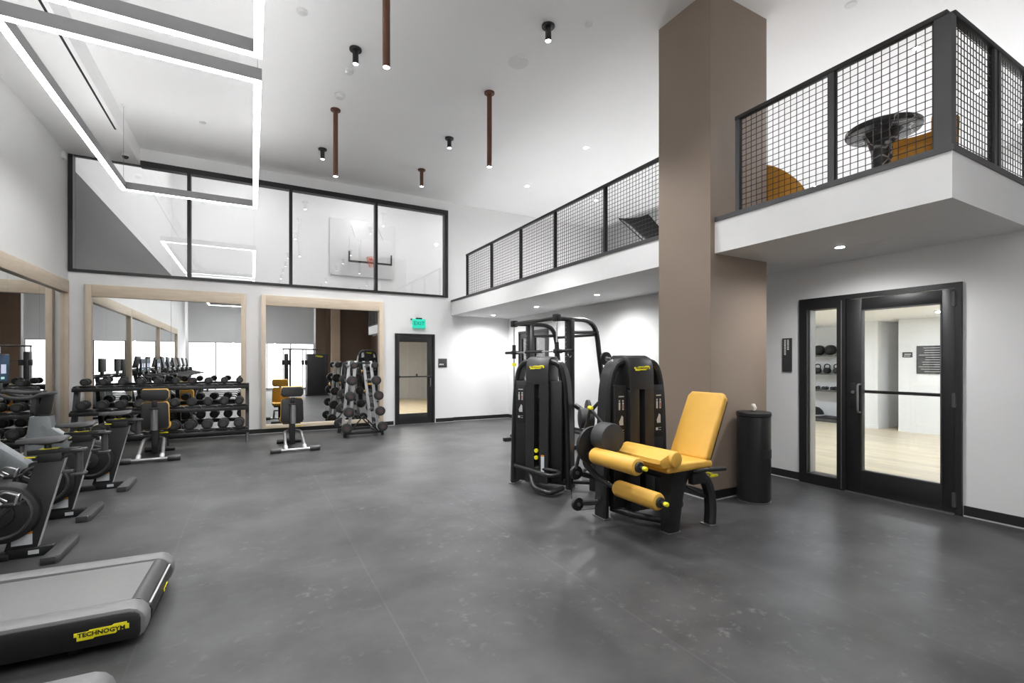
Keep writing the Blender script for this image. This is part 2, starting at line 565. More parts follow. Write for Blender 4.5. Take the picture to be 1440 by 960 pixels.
struct('wall_right_brown', MB().bb((XR, -5.85, 0), (6.05, -2.5, H)), M['dark_brown'])
# rear wall behind the camera: tall window bays, then brown panelling
b = MB()
b.bb((XL, -5.85, 4.9), (3.0, YS, H)).bb((XL, -5.85, 0), (-2.7, YS, 4.9)).bb((2.9, -5.85, 0), (3.0, YS, 4.9)).bb((-2.7, -5.85, 0), (2.9, YS, .06))
struct('wall_rear', b, M['wall'])
struct('wall_rear_brown', MB().bb((3.0, -5.85, 0), (XR, YS, H)), M['dark_brown'])
struct('trim_1', MB().bb((3.75, YS, 0), (4.2, YS + .35, H), bev=.01), M['tan_brown'])
w = thing('window_2', None, None, (.1, YS - .07, 0), kind='structure')
b = MB()
for i in range(6):
    x = -2.8 + i * 1.12
    b.bb((x - .025, -.05, .06), (x + .025, .05, 4.9))
b.bb((-2.8, -.05, .06), (2.8, .05, .12)).bb((-2.8, -.05, 4.84), (2.8, .05, 4.9))
b.build('window_frame', M['grey_metal'], w)
for i in range(5):
    x = -2.8 + i * 1.12
    MB().bb((x + .025, -.012, .12), (x + 1.095, .0, 4.84)).build('pane', M['day'], w)
for i, side in enumerate(('nearest the left wall', 'in the middle of the window bay', 'beside the brown panelling')):
    x = -2.66 + i * 1.86
    s = thing('roller_blind', 'grey roller shade half lowered over the rear window, ' + side, 'shade', (x + .9, YS + .08, 0), group='roller shades over the rear window')
    MB().bb((-.945, -.004 + .03 * (i % 2), 2.45), (.945, .004 + .03 * (i % 2), 4.86)).build('shade_cloth', M['shade'], s)
    MB().cyl((-.91, 0, 4.9), (.91, 0, 4.9), .045).build('roller', M['grey_metal'], s)
    MB().bb((-.9, -.012, 2.42), (.9, .012, 2.45), bev=.005).build('hem_bar', M['grey_metal'], s)

# soffit with its slot along the left wall
struct('trim_2', MB().bb((XL, -5.7, 5.07), (-1.80, YB, H)), M['ceil'])
struct('trim_3', MB().bb((-1.875, 0.2, 5.0665), (-1.850, 9.42, 5.075)), M['void'])

# balcony
b = MB()
b.bb((XE, YE, ZS0), (12.15, YB2, ZS1))
struct('balcony_slab', b, M['fascia'])
struct('wall_balcony_far', MB().bb((12.0, YE, ZS1), (12.15, YB2, H)), M['wall'])
struct('wall_balcony_south', MB().bb((6.05, YE - .15, ZS0), (12.15, YE, H)), M['wall'])
struct('wall_balcony_inner', MB().bb((9.0, 8.6, ZS1), (9.25, YB2, H)), M['midgrey_wall'])
b = MB()
b.bb((XE - .012, YE - .012, ZS1), (XE + .05, 3.345, ZS1 + .045)).bb((XE - .012, 4.085, ZS1), (XE + .05, YB2, ZS1 + .045)).bb((XE + .05, YE - .012, ZS1), (XR, YE + .05, ZS1 + .045))
struct('trim_4', b, M['grey_metal'])
struct('column', MB().bb((4.215, 3.355, 0), (5.165, 4.076, H)), M['taupe'])

# skirting
b = MB()
bh = .1
for (x0, x1) in ((XL, 2.86), (3.88, 4.33)):
    b.bb((x0, YB - .014, .012), (x1, YB, bh))
b.bb((4.33, YB2 - .014, .012), (XR, YB2, bh))
bb_back = struct('baseboard_back', b, M['rubber_black'])
b = MB()
for (y0, y1) in ((YE, D1a - .01), (D1b + .01, D3a - .01), (D3b + .01, YB2 - .014)):
    b.bb((XR - .014, y0, .012), (XR, y1, bh))
b.bb((XR - .014, YS, .012), (XR, YE, bh))
struct('baseboard_right', b, M['rubber_black'])
struct('baseboard_left', MB().bb((XL, YS, .012), (XL + .014, YB - .014, bh)), M['rubber_black'])
b = MB()
b.bb((4.201, 3.341, .012), (5.179, 3.355, bh)).bb((4.201, 3.355, .012), (4.215, 4.09, bh)).bb((5.165, 3.355, .012), (5.179, 4.09, bh)).bb((4.215, 4.076, .012), (5.165, 4.09, bh))
struct('baseboard_column', b, M['rubber_black'])
b = MB()     # pale sealant line at the foot of the skirting
for (x0, x1) in ((XL, 2.86), (3.88, 4.33)):
    b.bb((x0, YB - .02, 0), (x1, YB, .012))
b.bb((4.33, YB2 - .02, 0), (XR, YB2, .012))
for (y0, y1) in ((YS, D1a - .01), (D1b + .01, D3a - .01), (D3b + .01, YB2 - .02)):
    b.bb((XR - .02, y0, 0), (XR, y1, .012))
b.bb((4.195, 3.335, 0), (5.185, 3.355, .012)).bb((4.195, 3.355, 0), (4.215, 4.096, .012))
b.bb((XL, YS, 0), (XL + .02, YB - .02, .012))
struct('trim_5', b, M['silver'])

# upper window to the court
w = thing('window_1', None, None, (0, YB, 0), kind='structure')
b = MB()
XS = [-2.76, -1.055, .709, 2.466, 4.165]
b.bb((-2.79, -.03, WB), (4.19, .12, WB + .05)).bb((-1.795, -.03, WT - .10), (4.19, .12, WT)).bb((-2.79, .02, 5.065), (-1.795, .12, WT))
for x, hw in zip(XS, (.03, .03, .03, .03, .025)):
    b.bb((x - hw, -.03, WB + .05), (x + hw, .12, 5.065 if x < -2 else WT - .1))
b.build('window_frame', M['black_metal'], w)
for i in range(4):
    MB().bb((XS[i] + .02, .055, WB + .045), (XS[i + 1] - .02, .063, WT - .09)).build('pane', M['glass_up'], w)
b = MB()
b.bb((4.10, .0, WB + .05), (4.14, .12, WT - .1))
b.build('jamb', M['grey_metal'], w)

# the court behind it
CY, CZ = 22.9, 9.6
struct('wall_court_left_lower', MB().bb((-2.95, 11.05, 2.7), (XL, CY, 4.90)), M['grey_wall'])
struct('wall_court_left_upper', MB().bb((-2.95, 11.05, 4.90), (XL, CY, CZ)), M['wall'])
struct('wall_court_far', MB().bb((-2.95, CY, 2.7), (12.15, CY + .15, CZ)), M['wall'])
struct('wall_court_right', MB().bb((12.0, 11.11, 2.7), (12.15, CY, CZ)), M['wall'])
struct('wall_court_near', MB().bb((-2.95, 11.05, H), (12.15, 11.11, CZ)), M['wall'])
struct('floor_court', MB().bb((-2.95, 11.05, 2.7), (12.15, CY, 2.98)), M['midgrey_wall'])
struct('ceiling_court', MB().bb((-2.95, 11.05, CZ), (12.15, CY + .15, CZ + .15)), M['ceil'])
k = 0
for i in range(3):
    for j in range(3):
        x, y = -.5 + i * 5, 13 + j * 3.8
        t = thing('added_court_light', 'unseen rectangular high bay light added to light the ball court', 'ceiling light', (x, y, CZ), group='unseen high bay lights added over the court')  # unseen lamps, added to light the court
        MB().bb((-.35, -.7, -.09), (.35, .7, 0), bev=.01).build('housing', M['silver'], t)
        MB().bb((-.3, -.65, -.1), (.3, .65, -.0905)).build('diffuser', M['added_court_panel'], t)
# hoop
t = thing('basketball_hoop', 'white basketball backboard with orange rim on the far court wall', 'basketball hoop', (4.64, CY - .03, 5.9))
MB().bb((-1.55, -.06, -.45), (1.4, 0, 2.15), bev=.01).build('wall_pad', M['clear_board'], t)
b = MB()
for x in (-.62, .62):
    b.tube([(x, -.06, .25), (x, -1.2, .3)], .03, 8).tube([(x, -.06, 1.0), (x, -1.2, .85)], .025, 8).tube([(x, -.06, 1.9), (x, -1.15, 1.0)], .008, 6)
b.tube([(-.9, -1.2, .72), (.9, -1.2, .72)], .02, 8).tube([(-.9, -1.2, .95), (.9, -1.2, .95)], .02, 8)
b.build('support_arm', M['grey_metal'], t)
bo = MB().bb((-.915, -1.3, .0), (.915, -1.26, 1.07), bev=.005).build('backboard', M['clear_board'], t)
b = MB()
b.bb((-.95, -1.33, -.04), (.95, -1.24, .03)).bb((-.95, -1.33, .03), (-.89, -1.24, .42)).bb((.89, -1.33, .03), (.95, -1.24, .42))
b.build('edge_padding', M['plastic'], bo)
b = MB()
b.tube([(.23 * math.cos(a), -1.57 + .23 * math.sin(a), .16) for a in [2 * PI * q / 20 for q in range(20)]], .012, 6, closed=True)
b.bb((-.07, -1.36, .1), (.07, -1.30, .2))
b.build('rim', M['hoop'], t)
b = MB()
for q in range(10):
    a = 2 * PI * q / 10
    for s in (1, -1):
        b.tube([(.23 * math.cos(a), -1.57 + .23 * math.sin(a), .15), (.17 * math.cos(a + s * .3), -1.57 + .17 * math.sin(a + s * .3), -.05), (.12 * math.cos(a + s * .6), -1.57 + .12 * math.sin(a + s * .6), -.26)], .006, 4)
b.build('net', M['hoop'], t)

# corridor behind the back door
struct('floor_corridor', MB().bb((1.5, 11.05, -.1), (7.0, 18.75, 0)), M['plank2'])
struct('wall_corridor_far', MB().bb((1.5, 18.6, 0), (7.0, 18.75, 2.7)), M['midgrey_wall'])
struct('wall_corridor_left', MB().bb((1.4, 11.05, 0), (1.5, 18.75, 2.7)), M['wall'])
struct('wall_corridor_right', MB().bb((7.0, 11.11, 0), (7.1, 18.75, 2.7)), M['wall'])
struct('ceiling_corridor', MB().bb((1.5, 11.05, 2.6), (7.0, 18.75, 2.69)), M['ceil'])
for y in (12.6, 15.4):  # panels put in out of view to brighten the corridor
    t = thing('ceiling_light', 'unseen flat square light added to light the corridor behind the glazed door', 'ceiling light', (4.0, y, 2.6), group='unseen lights added in the corridor')
    MB().bb((-.4, -.4, -.03), (.4, .4, 0), bev=.005).build('housing', M['silver'], t)
    MB().bb((-.37, -.37, -.034), (.37, .37, -.0305)).build('diffuser', M['added_hall_panel'], t)

# studio behind the right-hand door
SZ = 2.36
struct('floor_studio', MB().bb((6.05, -1.0, -.1), (13.1, 8.2, 0)), M['plank'])
struct('ceiling_studio', MB().bb((6.05, -1.0, SZ), (13.1, 8.2, SZ + .1)), M['ceil'])
struct('wall_studio_far', MB().bb((12.95, 4.86, 0), (13.1, 8.2, SZ)), M['wall'])
struct('wall_studio_sign', MB().bb((12.0, -1.0, 0), (12.2, 4.86, SZ)), M['wall'])
struct('wall_studio_recess', MB().bb((12.2, 4.7, 0), (12.95, 4.86, SZ)), M['wall'])
struct('wall_studio_pier', MB().bb((11.96, 5.22, 0), (12.95, 5.72, SZ)), M['wall'])
struct('wall_studio_back', MB().bb((6.05, 8.05, 0), (12.95, 8.2, SZ)), M['wall'])
struct('wall_studio_front', MB().bb((6.05, -1.1, 0), (12.0, -1.0, SZ)), M['wall'])
b = MB()
b.bb((11.985, -1.0, 0), (12.0, 4.86, .09)).bb((11.945, 5.205, 0), (11.96, 5.735, .09)).bb((12.935, 5.72, 0), (12.95, 8.05, .09))
struct('baseboard_studio', b, M['wall'])
for i, (x, y) in enumerate(((8.0, 1.2), (8.0, 4.0), (8.0, 6.6), (10.6, 1.2), (10.6, 3.6), (10.6, 6.9))):
    t = thing('ceiling_light', 'round ceiling light inside the studio behind the glazed door', 'ceiling light', (x, y, SZ), group='studio ceiling lights')
    MB().lathe([(.16, 0), (.16, -.015), (.14, -.02)]).build('ring', M['white_plastic'], t)
    MB().lathe([(.135, -.0205), (.135, -.024)]).build('lens', M['panel_light'], t)

# ------------------------------------------------------------------ doors
def door_frame_x(d, lo, hi, h, x0=-.03, x1=.15, st=.05):
    b = MB()
    b.bb((x0, lo, 0), (x1, lo + st, h)).bb((x0, hi - st, 0), (x1, hi, h)).bb((x0, lo + st, h - st), (x1, hi - st, h))
    return b
d = thing('door_1', None, None, (XR, 0, 0), kind='structure')
b = door_frame_x(d, D1a, D1b, D1h)
b.bb((-.03, 2.88, 0), (.15, 2.97, D1h - .05)).bb((-.03, 2.97, 0), (.15, 3.345, .12)).bb((-.03, 2.97, 2.08), (.15, 3.345, D1h - .05))
b.bb((-.03, 3.305, .12), (.04, 3.345, 2.08))
b.build('door_frame', M['black_metal'], d)
MB().bb((.03, 3.295, .12), (.14, 3.305, 2.08)).build('jamb', M['silver'], d)
MB().bb((.03, 2.96, .11), (.038, 3.31, 2.09)).build('sidelight_glass', M['glass'], d)
MB().bb((-.034, 2.915, .02), (-.028, 2.925, D1h - .06)).build('frame_bead', M['steel'], d)
b = MB()
y0, y1, za, zb = 1.935, 2.875, .012, 2.155
gy0, gy1, gz0, gz1 = 2.03, 2.725, .257, 2.03
b.bb((-.015, y0, za), (.035, gy0, zb), bev=.003).bb((-.015, gy1, za), (.035, y1, zb), bev=.003).bb((-.015, gy0, za), (.035, gy1, gz0), bev=.003).bb((-.015, gy0, gz1), (.035, gy1, zb), bev=.003)
lf = b.build('door_leaf', M['black_metal'], d)
b = MB()
for (a, c) in (((gy0, gz0), (gy0 + .012, gz1)), ((gy1 - .012, gz0), (gy1, gz1)), ((gy0, gz0), (gy1, gz0 + .012)), ((gy0, gz1 - .012), (gy1, gz1))):
    b.bb((-.02, a[0], a[1]), (.03, c[0], c[1]))
b.build('glazing_bead', M['grey_metal'], lf)
MB().bb((.008, gy0 + .005, gz0 + .005), (.014, gy1 - .005, gz1 - .005)).build('glass', M['glass'], d)
b = MB()
b.cyl((.09, gy0 - .06, 1.127), (.09, gy1 + .06, 1.127), .017, seg=12).bb((.03, gy0 - .07, 1.10), (.11, gy0 - .03, 1.155)).bb((.03, gy1 + .03, 1.10), (.11, gy1 + .07, 1.155))
b.build('push_bar', M['black_metal'], d)
b = MB()
b.tube(fillet([(-.015, 2.735, 1.21), (-.075, 2.735, 1.21), (-.075, 2.735, .90), (-.015, 2.735, .90)], .035), .011, 10)
b.build('pull_handle', M['steel'], d)
b = MB()
b.bb((-.022, 2.775, .93), (-.014, 2.835, 1.22), bev=.004)
pl = b.build('lock_plate', M['plastic'], d)
MB().cyl((-.032, 2.805, 1.12), (-.02, 2.805, 1.12), .017, seg=16).build('lock_cylinder', M['steel'], pl)
for z in (.14, 1.09, 2.06):
    MB().cyl((-.035, 1.932, z - .07), (-.035, 1.932, z + .07), .011, seg=10).bb((-.033, 1.915, z - .065), (-.027, 1.952, z + .065)).build('hinge', M['grey_metal'], d)
MB().bb((-.05, 1.93, 0), (.15, 2.88, .01)).build('threshold', M['steel'], d)

d = thing('door_2', None, None, (3.37, YB, 0), kind='structure')
b = MB()
b.bb((-.48, -.03, 0), (-.43, .12, 2.125)).bb((.43, -.03, 0), (.48, .12, 2.125)).bb((-.43, -.03, 2.07), (.43, .12, 2.125))
b.build('door_frame', M['black_metal'], d)
b = MB()
b.bb((-.43, -.015, .012), (-.375, .03, 2.065), bev=.003).bb((.30, -.015, .012), (.43, .03, 2.065), bev=.003).bb((-.375, -.015, .012), (.30, .03, .255), bev=.003).bb((-.375, -.015, 1.93), (.30, .03, 2.065), bev=.003)
b.build('door_leaf', M['black_metal'], d)
MB().bb((-.38, .005, .25), (.305, .011, 1.94)).build('glass', M['glass'], d)
b = MB()
b.cyl((-.40, -.07, 1.12), (.38, -.07, 1.12), .016, seg=12).bb((-.42, -.09, 1.095), (-.38, -.01, 1.145)).bb((.36, -.09, 1.095), (.40, -.01, 1.145)).bb((.0, -.085, 1.135), (.04, -.055, 1.185), bev=.005)
b.build('push_bar', M['black_metal'], d)
MB().tube(fillet([(.355, -.012, 1.08), (.355, -.07, 1.08), (.355, -.07, .88), (.355, -.012, .88)], .03), .011, 10).build('pull_handle', M['steel'], d)
MB().bb((-.48, -.09, 0), (.48, .0, .012)).build('threshold', M['steel'], d)

d = thing('door_3', None, None, (XR, 0, 0), kind='structure')
b = door_frame_x(d, D3a, D3b, D3h)
b.bb((-.03, 9.72, 0), (.15, 9.78, D3h - .05))
b.build('door_frame', M['black_metal'], d)
for (y0, y1) in ((9.075, 9.715), (9.785, 10.325)):
    b = MB()
    b.bb((-.01, y0, .01), (.04, y0 + .09, 2.165)).bb((-.01, y1 - .09, .01), (.04, y1, 2.165)).bb((-.01, y0 + .09, .01), (.04, y1 - .09, .25)).bb((-.01, y0 + .09, 2.04), (.04, y1 - .09, 2.165))
    lf = b.build('door_leaf', M['black_metal'], d)
    MB().bb((.01, y0 + .085, .245), (.016, y1 - .085, 2.045)).build('glass', M['glass'], lf)
struct('wall_closet', MB().bb((6.35, 8.25, 0), (6.45, 10.8, 2.6)), M['midgrey_wall'])

# ------------------------------------------------------------------ signs
t = thing('exit_sign', 'lit green exit sign above the black glazed door', 'exit sign', (3.455, YB, 2.37))
MB().bb((-.16, -.05, -.105), (.16, -.012, .105), bev=.008).build('case', M['exit'], t)
MB().text('EXIT', .13, T(0, -.0505, -.0) @ Euler((R(90), 0, 0)).to_matrix().to_4x4(), .001).build('lettering', M['exit_ink'], t)
b = MB(); b.bb((-.07, -.06, .105), (.07, 0, .135), bev=.005); b.bb((-.19, -.03, .08), (-.165, 0, .11)); b.bb((-.03, -.012, -.05), (.03, 0, .1))
b.build('bracket', M['plastic'], t)
t = thing('room_sign', 'square charcoal sign with small white print beside the back door', 'sign', (4.055, YB, 1.44))
MB().bb((-.11, -.015, -.105), (.11, 0, .105), bev=.004).build('plate', M['sign'], t)
b = MB()
for i in range(5):
    b.bb((-.085 + i * .022, -.0165, -.055 + .01 * (i % 2)), (-.07 + i * .022, -.0149, -.02))
b.build('print', M['white_ink'], t)
t = thing('room_sign', 'tall narrow charcoal sign between the column and the studio door', 'sign', (XR, 3.555, 1.545))
MB().bb((-.016, -.06, -.21), (0, .06, .21), bev=.004).build('plate', M['sign'], t)
b = MB()
z = .19
for q, n, y in ((0, 6, -.016), (1, 10, .022)):
    z = .19
    random.seed(q + 3)
    for i in range(n):
        hgt = random.choice((.012, .016, .02))
        b.bb((-.0175, y - .011, z - hgt), (-.0159, y + .011, z)); z -= hgt + .0055
b.build('print', M['white_ink'], t)
t = thing('studio_sign', 'small charcoal sign on the white studio wall seen through the door', 'sign', (12.0, 4.70, 1.61))
MB().bb((-.015, -.085, -.055), (0, .085, .055)).build('plate', M['sign'], t)
b = MB(); b.bb((-.0165, -.06, .005), (-.0149, .05, .02)).bb((-.0165, -.05, -.03), (-.0149, .06, -.018))
b.build('print', M['white_ink'], t)
t = thing('notice_sign', 'dark notice board with rows of pale lines on the studio wall', 'notice board', (12.0, 4.17, 1.505))
MB().bb((-.03, -.37, -.285), (0, .37, .285), bev=.004).build('board', M['sign'], t)
b = MB(); random.seed(5)
for i in range(11):
    z = .245 - i * .048
    y = .33 - random.random() * .12
    e = -.34 + random.random() * .25
    b.bb((-.032, e, z - .009), (-.0299, y, z))
b.build('print', M['silver'], t)
t = thing('wall_sign', 'cream sign panel on the brown wall, seen in the mirror', 'sign', (XR, -4.6, 3.2))
MB().bb((-.06, -.3, -.3), (0, .3, .3), bev=.01).build('face', M['cream'], t)

# ------------------------------------------------------------------ mirrors
def mirror_back(x0, x1, label):
    t = thing('wall_mirror', label, 'mirror', ((x0 + x1) / 2, YB, 0), group='oak framed wall mirrors')
    a, c = -(x1 - x0) / 2, (x1 - x0) / 2
    d0, d1 = -.085, -.001
    MB().bb((a + .088, d0, 2.61), (c - .088, d1, 2.82), bev=.004).build('header', M['oak'], t)
    MB().bb((a, d0, .105), (a + .088, d1, 2.82), bev=.004).build('stile', M['oak_v'], t)
    MB().bb((c - .088, d0, .105), (c, d1, 2.82), bev=.004).build('stile', M['oak_v'], t)
    MB().bb((a + .088, d0, .105), (c - .088, d1, .185), bev=.004).build('bottom_rail', M['oak'], t)
    m = (a + c) / 2
    for (p, q) in ((a + .088, m - .0015), (m + .0015, c - .088)):
        MB().bb((p, -.03, .185), (q, -.024, 2.61)).build('mirror_pane', M['mirror'], t)
    MB().bb((a + .088, -.024, .185), (c - .088, -.014, 2.61)).build('backing', M['void'], t)
mirror_back(-2.56, -.107, 'oak framed wall mirror behind the dumbbell rack')
mirror_back(.157, 2.61, 'oak framed wall mirror behind the barbell rack')
def mirror_left(y0, y1, label):
    t = thing('wall_mirror', label, 'mirror', (XL, (y0 + y1) / 2, 0), group='oak framed wall mirrors')
    a, c = -(y1 - y0) / 2, (y1 - y0) / 2
    d0, d1 = .001, .085
    MB().bb((d0, a + .05, 2.625), (d1, c - .05, 2.834), bev=.004).build('header', M['oak_l'], t)
    MB().bb((d0, a, .105), (d1, a + .05, 2.834), bev=.004).build('stile', M['oak_v'], t)
    MB().bb((d0, c - .05, .105), (d1, c, 2.834), bev=.004).build('stile', M['oak_v'], t)
    MB().bb((d0, a + .05, .105), (d1, c - .05, .185), bev=.004).build('bottom_rail', M['oak_l'], t)
    n = 4
    L = (c - a - .1) / n
    for i in range(n):
        p = a + .05 + i * L
        MB().bb((.024, p + .0015, .185), (.03, p + L - .0015, 2.625)).build('mirror_pane', M['mirror'], t)
    MB().bb((.014, a + .05, .185), (.024, c - .05, 2.625)).build('backing', M['void'], t)
mirror_left(6.36, 10.64, 'oak framed mirror on the left wall beside the back corner')
mirror_left(2.06, 6.34, 'oak framed mirror on the left wall behind the exercise bikes')
mirror_left(-2.24, 2.04, 'oak framed mirror on the left wall in front of the treadmill row')
# ------------------------------------------------------------------ balcony railing
def mesh_panel(p0, p1, z0, z1, nrm):
    """Woven wire infill between two points on plan."""
    b = MB()
    p0, p1 = Vector((p0[0], p0[1], 0)), Vector((p1[0], p1[1], 0))
    L = (p1 - p0).length
    u = (p1 - p0) / L
    nv, nh = max(2, round(L / .056)), round((z1 - z0) / .054)
    n = Vector((nrm[0], nrm[1], 0)) * .0025
    for i in range(1, nv):
        q = p0 + u * (L * i / nv) + n
        b.tube([q + Vector((0, 0, z0)), q + Vector((0, 0, z1))], .0033, 5, caps=False)
    for j in range(1, nh):
        z = z0 + (z1 - z0) * j / nh
        b.tube([p0 - n + Vector((0, 0, z)), p1 - n + Vector((0, 0, z))], .0033, 5, caps=False)
    for a, c in ((p0, p0 + u * .012), (p1 - u * .012, p1)):
        m = (a + c) / 2
        b.box((m.x, m.y, (z0 + z1) / 2), (.012 if abs(u.x) > .5 else .014, .014 if abs(u.x) > .5 else .012, z1 - z0))
    return b
ZR0, ZR1 = ZS1 + .045, 3.94
def post(x, y, sx=.045, sy=.045):
    return MB().bb((x - sx / 2, y - sy / 2, ZR0), (x + sx / 2, y + sy / 2, ZR1 - .04))
def railing(label, runs, posts, loc, pm):
    t = thing('balcony_railing', label, 'railing', loc, group='balcony railings')
    mt = Matrix.Translation(-Vector(loc))
    for p in posts:
        b = post(*p); b.m = mt
        b2 = MB(mt); b2.v = []; 
        q = MB(); q.v = [tuple(mt @ Vector(v)) for v in b.v]; q.f = b.f
        q.build('post', pm, t)
    for (a, c) in runs:
        ax = abs(c[0] - a[0]) > abs(c[1] - a[1])
        b = MB(mt)
        w = .028
        lo, hi = (min(a[0], c[0]), min(a[1], c[1])), (max(a[0], c[0]), max(a[1], c[1]))
        if ax: b.bb((lo[0], lo[1] - w, ZR1 - .04), (hi[0], hi[1] + w, ZR1), bev=.006)
        else: b.bb((lo[0] - w, lo[1], ZR1 - .04), (hi[0] + w, hi[1], ZR1), bev=.006)
        b.build('top_rail', M['black_metal'], t)
    return t, mt
XQ = 4.315
pn = [(XQ, 3.10), (XQ, 2.215), (XQ + .01, 1.475, .075, .10), (5.10, 1.45), (5.19, 1.45), (5.86, 1.45)]
t, mt = railing('dark mesh railing around the balcony corner right of the column', [((XQ, 1.45), (XQ, 3.125)), ((XQ + .03, 1.45), (XR, 1.45))], pn, (XQ, 2.2, ZR0), M['grey_metal'])  # posts in lighter metal than the long railing: caught light put into colour
for (a, c, n) in (((XQ, 3.075), (XQ, 2.24), (1, 0)), ((XQ, 2.19), (XQ, 1.53), (1, 0)), ((XQ + .05, 1.45), (5.075, 1.45), (0, 1)), ((5.215, 1.45), (5.835, 1.45), (0, 1))):
    b = mesh_panel(a, c, ZR0, ZR1 - .04, n)
    q = MB(); q.v = [tuple(mt @ Vector(v)) for v in b.v]; q.f = b.f
    q.build('mesh_panel', M['black_metal'], t)
XQ2 = 4.34
ys = [10.05, 8.78, 7.57, 6.44, 5.19, 4.11]
t, mt = railing('long dark mesh railing along the balcony left of the column', [((XQ2, 4.085), (XQ2, 10.08))], [(XQ2, y) for y in ys], (XQ2, 7, ZR0), M['black_metal'])
for a, c in zip(ys[:-1], ys[1:]):
    b = mesh_panel((XQ2, a - .024), (XQ2, c + .024), ZR0, ZR1 - .04, (1, 0))
    q = MB(); q.v = [tuple(mt @ Vector(v)) for v in b.v]; q.f = b.f
    q.build('mesh_panel', M['black_metal'], t)

# ------------------------------------------------------------------ ceiling fixtures
def spot(parent, z, power, size=80, blend=0.6, col=(1, 1, 1)):
    l = bpy.data.lights.new('lamp_beam', 'SPOT')
    l.energy = power
    l.spot_size = R(size)
    l.spot_blend = blend
    l.shadow_soft_size = .05
    l.color = col
    o = bpy.data.objects.new('lamp_beam', l)
    COL.objects.link(o)
    o.parent = parent
    o.location = (0, 0, z)
    return o
P_CAN, P_REC, P_MEZ = 80, 62, 42
def can_light(x, y, zb, kind, label, power=None):
    mt = M['copper'] if kind == 'copper' else M['black_metal']
    t = thing('pendant_light', label, 'ceiling light', (x, y, H), group='cylinder pendant lights')
    L = H - zb
    rr = .036
    MB().lathe([(.075, 0), (.075, -.018), (.07, -.024), (.03, -.026)]).build('canopy', mt, t)
    MB().lathe([(rr, -.02), (rr, -L), (rr - .006, -L), (rr - .006, -L + .02)]).build('tube', mt, t)
    MB().lathe([(rr - .0065, -L + .006), (.0, -L + .006)] if False else [(rr - .0065, -L + .008), (rr - .0065, -L + .003)]).build('lens', M['lamp'], t)
    spot(t, -L - .01, power or P_CAN, 95)
    return t
can_light(1.137, 4.6, 4.30, 'copper', 'longest bronze cylinder pendant, cut by the top of the picture')
can_light(1.137, 6.153, 5.19, 'black', 'short black cylinder light beside the smoke detectors')
can_light(1.137, 7.777, 4.34, 'copper', 'long bronze cylinder pendant in front of the upper window')
can_light(1.137, 9.324, 5.19, 'black', 'short black cylinder light closest to the upper window')
can_light(3.03, 4.645, 5.20, 'black', 'short black cylinder light closest to the brown column')
can_light(3.03, 6.208, 4.295, 'copper', 'long bronze cylinder pendant beside the balcony railing')
can_light(3.03, 7.807, 5.205, 'black', 'short black cylinder light between two bronze pendants')
can_light(3.03, 9.355, 5.035, 'copper', 'shortest bronze cylinder light above the back door corner')

for i, (x, y) in enumerate(((1.137, 3.05), (3.03, 3.05), (1.137, 1.45), (3.03, 1.45), (1.137, -.1), (3.03, -.1), (1.137, -1.7), (3.03, -1.7), (1.137, -3.3), (3.03, -3.3), (4.9, -1.7), (4.9, -3.6))):  # lamp rows carried on out of view, added for their light
    can_light(x, y, 5.2, 'black', 'unseen short black cylinder light added for lighting near and behind the viewpoint, %s of its rows' % 'first second third fourth fifth sixth seventh eighth ninth tenth eleventh twelfth'.split()[i], 28)

def recessed(x, y, z, label, power, group):
    t = thing('recessed_downlight', label, 'ceiling light', (x, y, z), group=group)
    MB().lathe([(.058, .0), (.058, -.004), (.040, -.007)]).build('trim_ring', M['white_plastic'], t)
    MB().lathe([(.038, -.0072), (.038, -.0085)]).build('lens', M['lamp'], t)
    spot(t, -.02, power, 165, 1.0)
recessed(5.35, 6.94, H, 'recessed downlight on the upper ceiling above the middle of the balcony', P_MEZ, 'balcony ceiling downlights')
recessed(5.37, 9.08, H, 'recessed downlight on the upper ceiling above the far end of the balcony', P_MEZ, 'balcony ceiling downlights')
for (x, y) in ((7.28, 2.76), (9.2, 2.76), (11.0, 2.78), (7.3, 9.08), (7.3, 6.0), (11.0, 6.0)):
    recessed(x, y, H, {(7.28, 2.76): 'downlight seen through the mesh just above the marble table', (9.2, 2.76): 'downlight seen through the mesh right of the railing corner post', (11.0, 2.78): 'downlight seen through the mesh farthest right', (7.3, 9.08): 'downlight seen through the long railing near its middle'}.get((x, y), 'downlight deep inside the balcony'), P_MEZ, 'balcony ceiling downlights')
for y, l in ((10.26, 'recessed downlight under the balcony nearest the back wall'), (8.29, 'middle recessed downlight under the balcony'), (6.34, 'recessed downlight under the balcony above the cable frame'), (2.56, 'recessed downlight under the balcony by the studio door')):
    recessed(5.12, y, ZS0, l, P_REC if y > 5 else 36, 'downlights under the balcony')

